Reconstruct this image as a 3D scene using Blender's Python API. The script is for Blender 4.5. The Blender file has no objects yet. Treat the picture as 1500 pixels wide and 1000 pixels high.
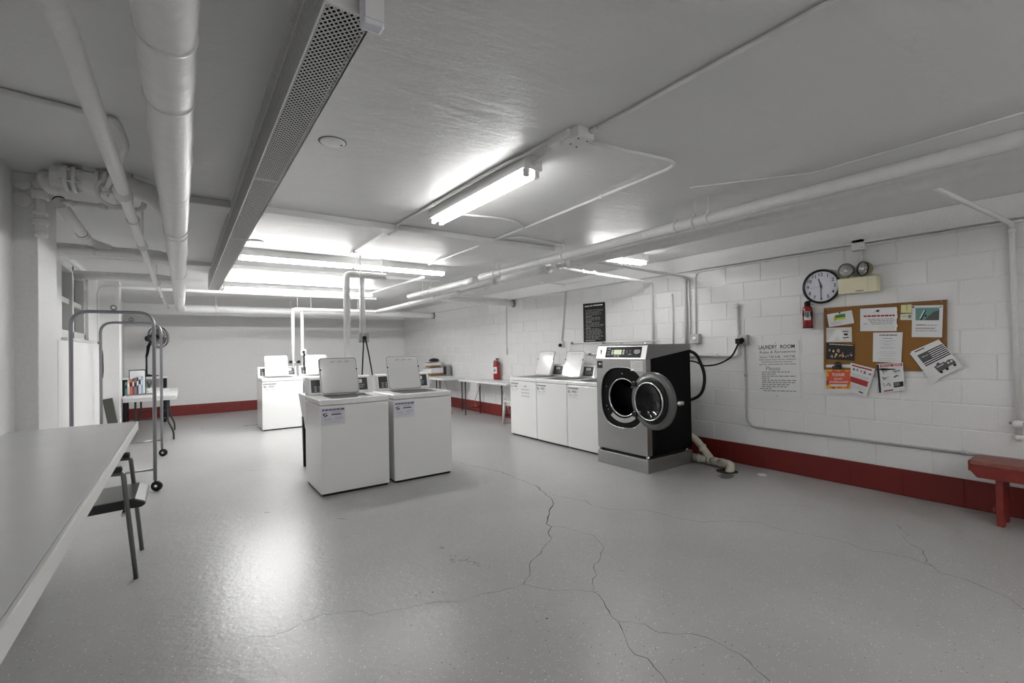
import bpy, bmesh, math, random
from mathutils import Vector, Matrix
random.seed(7)
PI = math.pi
scene = bpy.context.scene
C = scene.collection

# ------------------------------------------------------------------ camera
FPX, YAW, PITCH, ROLL, EYE = 690.0, math.radians(35.0), math.radians(0.715), math.radians(-1.1), 1.38
_f = Vector((math.sin(YAW) * math.cos(PITCH), math.cos(YAW) * math.cos(PITCH), math.sin(PITCH)))
_r = Vector((math.cos(YAW), -math.sin(YAW), 0.0))
_u = _r.cross(_f)
_R = _r * math.cos(ROLL) + _u * math.sin(ROLL)
_U = -_r * math.sin(ROLL) + _u * math.cos(ROLL)
cam_data = bpy.data.cameras.new('camera')
cam = bpy.data.objects.new('camera', cam_data)
C.objects.link(cam)
cam_data.sensor_width = 36.0
cam_data.lens = FPX / 1500.0 * 36.0
cam_data.clip_start = 0.02
cam.matrix_world = Matrix(((_R.x, _U.x, -_f.x, 0), (_R.y, _U.y, -_f.y, 0), (_R.z, _U.z, -_f.z, EYE), (0, 0, 0, 1)))
scene.camera = cam

# ------------------------------------------------------------------ world, exposure
world = bpy.data.worlds.new('world')
scene.world = world
world.use_nodes = True
world.node_tree.nodes['Background'].inputs[0].default_value = (0.9, 0.95, 1.0, 1)
world.node_tree.nodes['Background'].inputs[1].default_value = 0.3
scene.view_settings.view_transform = 'Standard'
scene.view_settings.look = 'None'
scene.view_settings.gamma = 1.0
scene.view_settings.use_curve_mapping = False
scene.view_settings.exposure = 1.32
TUBE_POWER = 17.0


def px(x, y, axis, val):
    """photo pixel -> point where its ray meets the plane axis = val"""
    d = _R * ((x - 750) / FPX) - _U * ((y - 500) / FPX) + _f
    o = Vector((0, 0, EYE))
    return o + d * ((val - o[axis]) / d[axis])


# ------------------------------------------------------------------ materials
MATS = {}


def lin(c):
    c = c / 255.0
    return c / 12.92 if c <= 0.04045 else ((c + 0.055) / 1.055) ** 2.4


def rgb(r, g, b):
    return (lin(r), lin(g), lin(b), 1)


def mat(name, col, rough=0.5, metal=0.0, bump=0.0, scale=30.0, var=0.0, emit=0.0, spec=0.5, trans=0.0, coat=0.0):
    if name in MATS:
        return MATS[name]
    m = bpy.data.materials.new(name)
    m.use_nodes = True
    nt = m.node_tree
    b = nt.nodes['Principled BSDF']
    b.inputs['Base Color'].default_value = col
    b.inputs['Roughness'].default_value = rough
    b.inputs['Metallic'].default_value = metal
    b.inputs['Specular IOR Level'].default_value = spec
    b.inputs['Transmission Weight'].default_value = trans
    b.inputs['Coat Weight'].default_value = coat
    if emit:
        b.inputs['Emission Color'].default_value = col
        b.inputs['Emission Strength'].default_value = emit
    tc = nt.nodes.new('ShaderNodeTexCoord')
    if bump or var:
        n = nt.nodes.new('ShaderNodeTexNoise')
        n.inputs['Scale'].default_value = scale
        n.inputs['Detail'].default_value = 4
        nt.links.new(tc.outputs['Object'], n.inputs['Vector'])
        if bump:
            bp = nt.nodes.new('ShaderNodeBump')
            bp.inputs['Strength'].default_value = bump
            bp.inputs['Distance'].default_value = 0.01
            nt.links.new(n.outputs['Fac'], bp.inputs['Height'])
            nt.links.new(bp.outputs['Normal'], b.inputs['Normal'])
        if var:
            rp = nt.nodes.new('ShaderNodeMapRange')
            rp.inputs['From Min'].default_value = 0.3
            rp.inputs['From Max'].default_value = 0.7
            rp.inputs['To Min'].default_value = 1 - var
            rp.inputs['To Max'].default_value = 1 + var * 0.4
            mx = nt.nodes.new('ShaderNodeVectorMath')
            mx.operation = 'SCALE'
            mx.inputs[0].default_value = col[:3]
            nt.links.new(n.outputs['Fac'], rp.inputs['Value'])
            nt.links.new(rp.outputs[0], mx.inputs['Scale'])
            nt.links.new(mx.outputs[0], b.inputs['Base Color'])
    MATS[name] = m
    return m


WALL = mat('white_wall_paint', (0.83, 0.83, 0.825, 1), 0.55, bump=0.12, scale=55, var=0.05)
BLOCK = mat('white_block_paint', (0.83, 0.83, 0.825, 1), 0.5, bump=0.16, scale=80, var=0.04)
REDP = mat('red_wall_paint', rgb(118, 32, 26), 0.5, bump=0.15, scale=70, var=0.14)
PIPEW = mat('painted_pipe', (0.82, 0.815, 0.805, 1), 0.38, bump=0.1, scale=45, var=0.04)
WRAP = mat('painted_pipe_wrap', (0.82, 0.815, 0.805, 1), 0.36, bump=0.35, scale=18, var=0.05)
CONDUIT = mat('painted_conduit', (0.82, 0.815, 0.805, 1), 0.4, var=0.04, scale=20)
ENAMEL = mat('white_enamel', (0.86, 0.86, 0.85, 1), 0.22, coat=0.3)
ENAMEL2 = mat('white_enamel_lid', (0.87, 0.87, 0.86, 1), 0.12, coat=0.5)
BLACKP = mat('black_plastic', (0.010, 0.010, 0.010, 1), 0.45, spec=0.25)
BLACKS = mat('black_body_paint', (0.006, 0.006, 0.006, 1), 0.6, spec=0.1)
DARKG = mat('dark_grey_panel', (0.035, 0.036, 0.042, 1), 0.35)
STEEL = mat('brushed_stainless', (0.42, 0.42, 0.415, 1), 0.32, metal=1.0, bump=0.02, scale=200)
CHROME = mat('chrome', (0.7, 0.7, 0.7, 1), 0.12, metal=1.0)
DARKST = mat('dark_drum_steel', (0.10, 0.10, 0.10, 1), 0.35, metal=1.0)
TUBEG = mat('grey_tube_steel', (0.30, 0.30, 0.325, 1), 0.32, metal=0.6)
GREYP = mat('grey_plastic', (0.22, 0.22, 0.225, 1), 0.35)
PAPER = mat('white_paper', (0.78, 0.78, 0.79, 1), 0.7)
PAPER2 = mat('off_white_paper', (0.72, 0.72, 0.70, 1), 0.7)
INK = mat('black_ink', (0.015, 0.015, 0.015, 1), 0.7)
INKG = mat('grey_ink', (0.22, 0.22, 0.22, 1), 0.7)
INKL = mat('pale_grey_ink', (0.42, 0.42, 0.42, 1), 0.7)
RED = mat('red_ink', rgb(170, 50, 48), 0.6)
LAMIN = mat('grey_laminate', (0.66, 0.66, 0.67, 1), 0.25, var=0.03, scale=6)
LAMEDGE = mat('white_table_edge', (0.72, 0.715, 0.70, 1), 0.4)
TABLEW = mat('white_plastic_table', (0.80, 0.80, 0.80, 1), 0.35)
VINYL = mat('black_vinyl', (0.03, 0.03, 0.03, 1), 0.28)
def tube_mat(k):
    return mat('lit_fluorescent_tube_%d' % round(k * 100), (1.0, 0.995, 0.985, 1), 0.4, emit=TUBE_POWER * k)

WHITEINK = mat('white_ink', (0.85, 0.85, 0.85, 1), 0.6)


def ceiling_mat():
    m = mat('white_ceiling_plaster', (0.80, 0.80, 0.797, 1), 0.36)
    nt = m.node_tree
    b = nt.nodes['Principled BSDF']
    tc = nt.nodes['Texture Coordinate']
    mp = nt.nodes.new('ShaderNodeMapping')
    mp.inputs['Scale'].default_value = (2.0, 7.0, 1.0)
    n = nt.nodes.new('ShaderNodeTexNoise')
    n.inputs['Scale'].default_value = 1.2
    n.inputs['Detail'].default_value = 6
    n.inputs['Roughness'].default_value = 0.62
    bp = nt.nodes.new('ShaderNodeBump')
    bp.inputs['Strength'].default_value = 0.35
    bp.inputs['Distance'].default_value = 0.03
    nt.links.new(tc.outputs['Object'], mp.inputs['Vector'])
    nt.links.new(mp.outputs[0], n.inputs['Vector'])
    nt.links.new(n.outputs['Fac'], bp.inputs['Height'])
    nt.links.new(bp.outputs[0], b.inputs['Normal'])
    return m


CEIL = ceiling_mat()


def floor_mat():
    m = mat('grey_epoxy_floor', (0.36, 0.36, 0.355, 1), 0.3)
    nt = m.node_tree
    L = nt.links.new
    b = nt.nodes['Principled BSDF']
    tc = nt.nodes['Texture Coordinate']
    big = nt.nodes.new('ShaderNodeTexNoise')
    big.inputs['Scale'].default_value = 0.9
    big.inputs['Detail'].default_value = 7
    big.inputs['Roughness'].default_value = 0.6
    L(tc.outputs['Object'], big.inputs['Vector'])
    ramp = nt.nodes.new('ShaderNodeValToRGB')
    ramp.color_ramp.elements[0].position = 0.25
    ramp.color_ramp.elements[0].color = (0.345, 0.345, 0.34, 1)
    ramp.color_ramp.elements[1].position = 0.7
    ramp.color_ramp.elements[1].color = (0.44, 0.44, 0.433, 1)
    L(big.outputs['Fac'], ramp.inputs['Fac'])
    prev = ramp.outputs['Color']
    for scale, thr, pick, col in ((48.0, 0.14, 0.72, (0.85, 0.85, 0.83, 1)), (40.0, 0.13, 0.78, (0.10, 0.10, 0.10, 1)), (110.0, 0.25, 0.84, (0.72, 0.72, 0.71, 1))):
        v = nt.nodes.new('ShaderNodeTexVoronoi')
        v.inputs['Scale'].default_value = scale
        L(tc.outputs['Object'], v.inputs['Vector'])
        lt = nt.nodes.new('ShaderNodeMath')
        lt.operation = 'LESS_THAN'
        lt.inputs[1].default_value = thr
        L(v.outputs['Distance'], lt.inputs[0])
        sp = nt.nodes.new('ShaderNodeSeparateColor')
        L(v.outputs['Color'], sp.inputs[0])
        gt = nt.nodes.new('ShaderNodeMath')
        gt.operation = 'GREATER_THAN'
        gt.inputs[1].default_value = pick
        L(sp.outputs[0], gt.inputs[0])
        mu = nt.nodes.new('ShaderNodeMath')
        mu.operation = 'MULTIPLY'
        L(lt.outputs[0], mu.inputs[0])
        L(gt.outputs[0], mu.inputs[1])
        mx = nt.nodes.new('ShaderNodeMix')
        mx.data_type = 'RGBA'
        L(mu.outputs[0], mx.inputs['Factor'])
        L(prev, mx.inputs['A'])
        mx.inputs['B'].default_value = col
        prev = mx.outputs['Result']
    L(prev, b.inputs['Base Color'])
    rr = nt.nodes.new('ShaderNodeMapRange')
    rr.inputs['From Min'].default_value = 0.3
    rr.inputs['From Max'].default_value = 0.7
    rr.inputs['To Min'].default_value = 0.27
    rr.inputs['To Max'].default_value = 0.33
    L(big.outputs['Fac'], rr.inputs['Value'])
    L(rr.outputs[0], b.inputs['Roughness'])
    n2 = nt.nodes.new('ShaderNodeTexNoise')
    n2.inputs['Scale'].default_value = 26
    n2.inputs['Detail'].default_value = 5
    L(tc.outputs['Object'], n2.inputs['Vector'])
    bp = nt.nodes.new('ShaderNodeBump')
    bp.inputs['Strength'].default_value = 0.2
    bp.inputs['Distance'].default_value = 0.01
    L(n2.outputs['Fac'], bp.inputs['Height'])
    L(bp.outputs[0], b.inputs['Normal'])
    return m


FLOOR = floor_mat()

# ------------------------------------------------------------------ mesh helpers


def wm(o):
    m = o.matrix_basis.copy()
    while o.parent:
        o = o.parent
        m = o.matrix_basis @ m
    return m


class MB:
    def __init__(s):
        s.v, s.f, s.sm = [], [], []

    def add(s, vs, fs, smooth=False):
        k = len(s.v)
        s.v += [Vector(p) for p in vs]
        for f in fs:
            s.f.append([i + k for i in f])
            s.sm.append(smooth)
        return s

    def box(s, x0, x1, y0, y1, z0, z1):
        vs = [(x, y, z) for x in (x0, x1) for y in (y0, y1) for z in (z0, z1)]
        return s.add(vs, [(0, 1, 3, 2), (4, 6, 7, 5), (0, 4, 5, 1), (2, 3, 7, 6), (0, 2, 6, 4), (1, 5, 7, 3)])

    def obox(s, c, ax, ay, az):
        c, ax, ay, az = Vector(c), Vector(ax), Vector(ay), Vector(az)
        vs = [c + ax * i + ay * j + az * k for i in (-1, 1) for j in (-1, 1) for k in (-1, 1)]
        return s.add(vs, [(0, 1, 3, 2), (4, 6, 7, 5), (0, 4, 5, 1), (2, 3, 7, 6), (0, 2, 6, 4), (1, 5, 7, 3)])

    def prism(s, poly, axis, a, b, smooth=False):
        """poly: 2D points in the other two axes (cyclic order)"""
        n = len(poly)

        def mk(p, t):
            q = [0, 0, 0]
            o = [i for i in range(3) if i != axis]
            q[o[0]], q[o[1]], q[axis] = p[0], p[1], t
            return q
        vs = [mk(p, a) for p in poly] + [mk(p, b) for p in poly]
        s.add(vs, [tuple(range(n))[::-1], tuple(range(n, 2 * n))])
        k = len(s.v) - 2 * n
        for i in range(n):
            j = (i + 1) % n
            s.f.append([k + i, k + j, k + n + j, k + n + i])
            s.sm.append(smooth)
        return s

    def tube(s, pts, r, n=12, caps=True):
        pts = [Vector(p) for p in pts]
        m = len(pts)
        rs = r if isinstance(r, (list, tuple)) else [r] * m
        tans = []
        for i in range(m):
            a = pts[max(i - 1, 0)]
            b = pts[min(i + 1, m - 1)]
            tans.append((b - a).normalized())
        t = tans[0]
        ref = Vector((0, 0, 1)) if abs(t.z) < 0.9 else Vector((1, 0, 0))
        nv = t.cross(ref).normalized()
        vs = []
        for i in range(m):
            t = tans[i]
            nv = (nv - t * nv.dot(t)).normalized()
            bv = t.cross(nv)
            sc = 1.0
            if 0 < i < m - 1:
                d1 = (pts[i] - pts[i - 1]).normalized()
                c = max(0.35, d1.dot(t))
                sc = 1.0 / c if c > 0.9 else 1.0
            for k in range(n):
                a = 2 * PI * k / n
                vs.append(pts[i] + (nv * math.cos(a) + bv * math.sin(a)) * rs[i] * sc)
        fs = []
        for i in range(m - 1):
            for k in range(n):
                k2 = (k + 1) % n
                fs.append((i * n + k, i * n + k2, (i + 1) * n + k2, (i + 1) * n + k))
        s.add(vs, fs, True)
        if caps:
            k0 = len(s.v) - m * n
            s.f.append([k0 + k for k in range(n)][::-1])
            s.sm.append(False)
            s.f.append([k0 + (m - 1) * n + k for k in range(n)])
            s.sm.append(False)
        return s

    def lathe(s, prof, c=(0, 0, 0), axis=(0, 0, 1), n=24, smooth=True, close=False):
        """prof: list of (radius, height along axis)"""
        c, ax = Vector(c), Vector(axis).normalized()
        ref = Vector((0, 0, 1)) if abs(ax.z) < 0.9 else Vector((1, 0, 0))
        u = ax.cross(ref).normalized()
        w = ax.cross(u)
        vs = []
        for r, h in prof:
            for k in range(n):
                a = 2 * PI * k / n
                vs.append(c + ax * h + (u * math.cos(a) + w * math.sin(a)) * max(r, 1e-5))
        fs = []
        m = len(prof)
        for i in range(m if close else m - 1):
            i2 = (i + 1) % m
            for k in range(n):
                k2 = (k + 1) % n
                fs.append((i * n + k, i * n + k2, i2 * n + k2, i2 * n + k))
        return s.add(vs, fs, smooth)

    def xf(s, M):
        s.v = [M @ p for p in s.v]
        return s

    def obj(s, name, m, parent=None, bevel=0.0, world=False, kind=None, seg=2):
        """link as ONE mesh object; a top-level mesh gets its origin at its base"""
        loc = Vector((0, 0, 0))
        vs = s.v
        if parent is None and vs:
            xs = [p.x for p in vs]
            ys = [p.y for p in vs]
            zs = [p.z for p in vs]
            loc = Vector(((min(xs) + max(xs)) / 2, (min(ys) + max(ys)) / 2, min(zs)))
            vs = [p - loc for p in vs]
        elif parent is not None and world:
            inv = wm(parent).inverted()
            vs = [inv @ p for p in vs]
        me = bpy.data.meshes.new(name)
        me.from_pydata([tuple(p) for p in vs], [], s.f)
        me.polygons.foreach_set('use_smooth', s.sm)
        me.materials.append(m)
        me.update()
        bm = bmesh.new()
        bm.from_mesh(me)
        bmesh.ops.recalc_face_normals(bm, faces=bm.faces)
        bm.to_mesh(me)
        bm.free()
        o = bpy.data.objects.new(name, me)
        C.objects.link(o)
        o.location = loc
        o.parent = parent
        if kind:
            o['kind'] = kind
        if bevel:
            b = o.modifiers.new('bevel', 'BEVEL')
            b.width = bevel
            b.segments = seg
            b.limit_method = 'ANGLE'
            b.angle_limit = math.radians(40)
        return o


def tag(o, label, cat, group=None):
    o['label'] = label
    o['category'] = cat
    if group:
        o['group'] = group
    return o


def thing(name, label, cat, loc=(0, 0, 0), rz=0.0, group=None):
    o = bpy.data.objects.new(name, None)
    o.empty_display_size = 0.1
    C.objects.link(o)
    o.location = loc
    o.rotation_euler = (0, 0, rz)
    return tag(o, label, cat, group)


def copy_tree(o, parent=None):
    c = o.copy()
    C.objects.link(c)
    c.parent = parent
    for ch in list(o.children):
        copy_tree(ch, c)
    return c


def struct(o):
    o['kind'] = 'structure'
    return o


def fillet(pts, rad, n=6):
    pts = [Vector(p) for p in pts]
    out = [pts[0]]
    for i in range(1, len(pts) - 1):
        a, p, b = pts[i - 1], pts[i], pts[i + 1]
        d1, d2 = (a - p), (b - p)
        r = min(rad, d1.length * 0.48, d2.length * 0.48)
        p1 = p + d1.normalized() * r
        p2 = p + d2.normalized() * r
        for k in range(n + 1):
            t = k / n
            out.append(p1 * (1 - t) ** 2 + p * 2 * t * (1 - t) + p2 * t * t)
    out.append(pts[-1])
    return out


def rrect(w, h, r, n=5, cx=0.0, cy=0.0):
    out = []
    for sx, sy, a0 in ((1, 1, 0), (-1, 1, 90), (-1, -1, 180), (1, -1, 270)):
        for k in range(n + 1):
            a = math.radians(a0 + 90 * k / n)
            out.append((cx + sx * (w / 2 - r) + r * math.cos(a), cy + sy * (h / 2 - r) + r * math.sin(a)))
    return out


_TX, _AS = {}, {}


def text_geo(s):
    if s in _TX:
        return _TX[s]
    cu = bpy.data.curves.new('txt', 'FONT')
    cu.body = s
    cu.resolution_u = 3
    cu.offset = 0.018
    ob = bpy.data.objects.new('txt', cu)
    me = bpy.data.meshes.new_from_object(ob)
    vs = [(v.co.x, v.co.y) for v in me.vertices]
    fs = [tuple(p.vertices) for p in me.polygons]
    bpy.data.objects.remove(ob)
    bpy.data.curves.remove(cu)
    bpy.data.meshes.remove(me)
    x0, x1 = min(v[0] for v in vs), max(v[0] for v in vs)
    y0, y1 = min(v[1] for v in vs), max(v[1] for v in vs)
    _AS[s] = (x1 - x0) / (y1 - y0)
    _TX[s] = ([((x - x0) / (x1 - x0), (y - y0) / (y1 - y0)) for x, y in vs], fs)
    return _TX[s]


class Sheet:
    """a thin flat sheet from four corners (top-left, top-right, bottom-right, bottom-left), facing n"""

    def __init__(s, name, m, corners, n, thick=0.002, parent=None, world=True, bevel=0.0):
        s.c = [Vector(p) for p in corners]
        s.n = Vector(n).normalized()
        b = MB()
        back = [p - s.n * thick for p in s.c]
        b.add(s.c + back, [(0, 1, 2, 3), (7, 6, 5, 4), (0, 4, 5, 1), (1, 5, 6, 2), (2, 6, 7, 3), (3, 7, 4, 0)])
        s.world = world if parent is not None else True
        s.o = b.obj(name, m, parent, bevel=bevel, world=world)
        s.lvl = 0

    def at(s, u, t, off=0.0):
        c = s.c
        return (c[0] * (1 - u) + c[1] * u) * (1 - t) + (c[3] * (1 - u) + c[2] * u) * t + s.n * off

    def rects(s, rs, m, name='print', off=None):
        s.lvl += 1
        e = off or 0.0004 + 0.00015 * s.lvl
        b = MB()
        for u0, t0, u1, t1 in rs:
            b.add([s.at(u0, t0, e), s.at(u1, t0, e), s.at(u1, t1, e), s.at(u0, t1, e)], [(0, 1, 2, 3)])
        return b.obj(name, m, s.o, world=s.world, kind='stuff' if name in ('small_print', 'handwriting', 'pictures') else None)

    def poly(s, ps, m, name='print'):
        s.lvl += 1
        e = 0.0004 + 0.00015 * s.lvl
        b = MB()
        for p in ps:
            b.add([s.at(u, t, e) for u, t in p], [tuple(range(len(p)))])
        return b.obj(name, m, s.o, world=s.world)

    def text(s, items, m, name='lettering', slant=0.0):
        s.lvl += 1
        e = 0.0004 + 0.00015 * s.lvl
        b = MB()
        for txt, u0, t0, u1, t1 in items:
            vs, fs = text_geo(txt)
            b.add([s.at(u0 + (u1 - u0) * x + slant * (y - 0.5) * (t1 - t0), t1 - (t1 - t0) * y, e) for x, y in vs], fs)
        return b.obj(name, m, s.o, world=s.world)


# ------------------------------------------------------------------ the room
XL, XR, Y0, YB, ZC = -0.81, 5.22, -2.6, 12.85, 2.475
XL2 = -1.0


def sbox(name, m, *a, bevel=0.0):
    return struct(MB().box(*a).obj(name, m, bevel=bevel))


floor = sbox('floor', FLOOR, -1.3, 5.5, Y0 - .2, YB + .2, -0.1, 0.0)
ceiling = sbox('ceiling', CEIL, -1.3, 5.5, Y0 - .2, YB + .2, ZC, ZC + 0.1)
wall_back = sbox('wall_back', WALL, -1.3, 5.5, YB, YB + .2, 0, ZC)
wall_front = sbox('wall_front', WALL, -1.3, 5.5, Y0 - .2, Y0, 0, ZC)
baseboard_back = sbox('baseboard_back', REDP, XL2, XR, YB - .006, YB, 0, 0.235)
wall_left = struct(MB().box(-1.3, XL, Y0, 3.95, 0, ZC).obj('wall_left', WALL))


def lchild(name, *a, m=WALL, bevel=0.0):
    return MB().box(*a).obj(name, m, wall_left, world=True, bevel=bevel)


lchild('pilaster', -1.3, -0.707, 3.95, 4.47, 0, ZC, bevel=.006)
lchild('wall_section', -1.3, XL2, 4.47, 6.55, 0, ZC)
lchild('wall_section', -1.3, XL2, 6.55, 8.2, 0, 1.57)
lchild('wall_section', -1.3, XL2, 6.55, 8.2, 2.42, ZC)
lchild('wall_section', -1.3, XL2, 8.2, YB, 0, ZC)
lchild('wall_ledge', XL2, -0.93, 5.9, 8.55, 0, 1.53, bevel=.005)
lchild('pilaster', -1.3, -0.76, 9.05, 9.35, 0, ZC, bevel=.006)
baseboard_left = sbox('baseboard_left', REDP, XL2, XL2 + .006, 9.35, YB - .006, 0, 0.235)
# ceiling beams
for n_, (ya, yb, zb) in enumerate(((3.93, 4.11, 2.425), (6.75, 6.95, 2.43), (9.7, 9.9, 2.43)), 1):
    struct(MB().box(XL2, 3.35, ya, yb, zb, ZC).obj('trim_%d' % n_, CEIL, bevel=.006))
struct(MB().box(5.165, XR + .01, Y0, YB, 2.285, ZC).obj('trim_4', WALL, bevel=.01))

# right wall of painted concrete blocks: the lowest course is the red band
wall_right = struct(MB().box(XR + .005, XR + .25, Y0, YB, 0, ZC).obj('wall_right', BLOCK))


def block_mesh(name, ly, hz, m):
    b = MB()
    g, ch, d = 0.0035, 0.0035, 0.011
    y0, y1, z0, z1 = g, ly - g, g, hz - g
    vs = [(0, y0 + ch, z0 + ch), (0, y1 - ch, z0 + ch), (0, y1 - ch, z1 - ch), (0, y0 + ch, z1 - ch),
          (ch, y0, z0), (ch, y1, z0), (ch, y1, z1), (ch, y0, z1), (d, y0, z0), (d, y1, z0), (d, y1, z1), (d, y0, z1)]
    fs = [(0, 1, 2, 3)]
    for k in range(2):
        for i in range(4):
            j = (i + 1) % 4
            fs.append((4 * k + i, 4 * k + j, 4 * k + 4 + j, 4 * k + 4 + i))
    b.add(vs, fs)
    me = bpy.data.meshes.new(name)
    me.from_pydata([tuple(p) for p in b.v], [], b.f)
    me.materials.append(m)
    bm = bmesh.new()
    bm.from_mesh(me)
    bmesh.ops.recalc_face_normals(bm, faces=bm.faces)
    bm.to_mesh(me)
    bm.free()
    return me, b


BL = 0.4015
me_red, b_red = block_mesh('block', BL, 0.236, REDP)
me_wht, b_wht = block_mesh('block', BL, 0.203, BLOCK)
rest_w, rest_r = MB(), MB()
zz = 0.0
for row in range(11):
    hz = 0.236 if row == 0 else 0.203
    off = 1.457 if row % 2 == 0 else 1.651
    k = math.floor((Y0 - off) / BL) + 1
    y = off + k * BL
    while y + BL < YB:
        if 0.2 < y < 10.5:
            o = bpy.data.objects.new('block', me_red if row == 0 else me_wht)
            C.objects.link(o)
            o.parent = wall_right
            o.location = Vector((XR + random.uniform(-.0008, .0012), y, zz)) - wall_right.location
        else:
            tgt, src = (rest_r, b_red) if row == 0 else (rest_w, b_wht)
            tgt.add([p + Vector((XR, y, zz)) for p in src.v], src.f)
        y += BL
    zz += hz
rest_w.obj('blocks_beyond', BLOCK, wall_right, world=True, kind='stuff')
MB().box(XR + .0042, XR + .006, Y0, YB, 0, .2345).obj('red_joint_face', REDP, wall_right, world=True)
rest_r.obj('red_blocks_beyond', REDP, wall_right, world=True, kind='stuff')

# window in the left wall
win = struct(MB().box(-1.13, -1.12, 6.55, 8.2, 1.57, 2.42).obj('window_1', mat('window_glass', (0.20, 0.21, 0.22, 1), 0.12, spec=0.8)))
FR = mat('white_window_frame', (0.72, 0.72, 0.71, 1), 0.4)
for a in ((6.55, 6.63, 1.57, 2.42), (8.12, 8.2, 1.57, 2.42), (6.55, 8.2, 1.57, 1.66), (6.55, 8.2, 2.34, 2.42), (7.33, 7.42, 1.57, 2.42)):
    MB().box(-1.12, -1.03, *a).obj('window_frame', FR, win, world=True, bevel=.004)
MB().box(-1.12, -1.06, 6.6, 8.15, 1.97, 2.03).obj('glazing_bar', FR, win, world=True, bevel=.003)
MB().box(-1.12, -0.95, 6.5, 8.25, 1.535, 1.572).obj('window_sill', FR, win, world=True, bevel=.004)

# cracks in the floor
CRK = mat('dark_crack', (0.07, 0.068, 0.065, 1), 0.9)


def crack(pts, w0=0.0022, w1=0.0022):
    P = [px(x, y, 2, 0.0) for x, y in pts]
    fine = []
    for a, b in zip(P, P[1:]):
        n = max(2, int((b - a).length / 0.05))
        for k in range(n):
            p = a.lerp(b, k / n)
            j = min(0.012, (b - a).length * 0.08) if k else 0
            fine.append(p + Vector((random.uniform(-j, j), random.uniform(-j, j), 0)))
    fine.append(P[-1])
    vs, fs = [], []
    for i, p in enumerate(fine):
        t = (fine[min(i + 1, len(fine) - 1)] - fine[max(i - 1, 0)]).normalized()
        s_ = Vector((-t.y, t.x, 0)) * ((w0 + (w1 - w0) * i / len(fine)) * random.uniform(.5, 1.5))
        vs += [Vector((p.x, p.y, .0006)) + s_, Vector((p.x, p.y, .0006)) - s_]
        if i:
            fs.append((2 * i - 2, 2 * i, 2 * i + 1, 2 * i - 1))
    MB().add(vs, fs).obj('crack', CRK, floor, world=True)


def sc_(pts, x0, y0, s):
    return [(x0 + x * s, y0 + y * s) for x, y in pts]


A_ = lambda p: sc_(p, 700, 640, .36)
B_ = lambda p: sc_(p, 300, 660, .34)
D_ = lambda p: sc_(p, 1100, 640, .36)
crack(B_([(1085, 45), (1140, 65), (1180, 72)]) + A_([(0, 120), (90, 140), (185, 178), (240, 200), (275, 230), (300, 250), (308, 272), (290, 300), (285, 325), (278, 352)]), .002, .004)
crack(A_([(278, 352), (300, 365), (285, 390), (300, 410), (292, 425), (262, 455), (235, 490), (210, 520), (212, 560), (185, 600)]), .0025, .0014)
crack(A_([(300, 365), (345, 365), (400, 380), (470, 400), (512, 445), (500, 490), (470, 530), (485, 560), (465, 595), (470, 625)]), .0012, .0016)
crack(B_([(150, 812), (215, 797), (290, 800), (360, 775), (420, 740), (510, 703), (545, 703), (610, 692), (670, 690), (715, 710), (800, 690), (870, 680), (940, 660), (1000, 650), (1090, 650), (1190, 617), (1260, 608), (1370, 575)]), .0012, .0012)
crack(A_([(185, 600), (230, 610), (330, 625), (400, 620), (470, 628)]), .001, .0012)
crack(A_([(470, 628), (490, 640), (520, 690), (540, 725), (570, 750), (590, 790), (610, 850), (640, 885), (690, 900), (720, 940), (770, 1000), (800, 1040)]), .0022, .0012)
crack(A_([(570, 750), (620, 752), (680, 760), (735, 795), (800, 802), (860, 798), (930, 815), (1000, 850), (1070, 885), (1130, 945), (1190, 995)]), .0011, .0014)
crack(A_([(300, 235), (380, 250), (440, 260), (470, 280), (560, 295), (680, 297), (760, 315), (830, 332), (920, 347), (980, 343), (1110, 343), (1200, 367), (1300, 390), (1350, 398)]) + D_([(340, 415), (400, 432), (450, 455), (540, 468), (650, 492), (740, 525), (770, 553), (850, 573), (930, 603), (1000, 633), (1060, 660), (1111, 700), (1150, 730)]), .0014, .0018)
crack(D_([(590, 355), (610, 375), (645, 400), (620, 405), (640, 430), (700, 460), (715, 495), (710, 510), (740, 525)]), .0012, .0014)
crack(D_([(830, 295), (900, 307), (960, 310)]), .0015, .0015)
crack(B_([(0, 92), (150, 85), (250, 82), (400, 85)]), .0012, .0012)
crack(A_([(1100, 275), (1250, 272), (1389, 290)]), .001, .001)

SCUFF = mat('black_scuff', (0.03, 0.03, 0.03, 1), 0.8)
for (xa, ya), (xb, yb), w_ in (((490, 759), (512, 760.5), .004), ((608, 873), (611, 871.5), .005), ((632, 867), (635.5, 867.5), .008), ((374, 846.5), (379, 844.5), .003), ((346, 863), (356, 862), .002), ((441, 765), (446, 764.5), .003), ((799, 906), (803.5, 905.5), .006), ((798, 938), (800, 938), .004), ((740, 726), (741.5, 726), .004), ((905, 836), (918, 836), .002)):
    a_, b_ = px(xa, ya, 2, 0), px(xb, yb, 2, 0)
    d_ = (b_ - a_).normalized()
    n_ = Vector((-d_.y, d_.x, 0)) * w_
    m_ = a_.lerp(b_, .5)
    MB().add([p + Vector((0, 0, .0007)) for p in (a_, m_ - n_, b_, m_ + n_)], [(0, 1, 2, 3)]).obj('scuff_mark', SCUFF, floor, world=True)

# ------------------------------------------------------------------ lamps


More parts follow.
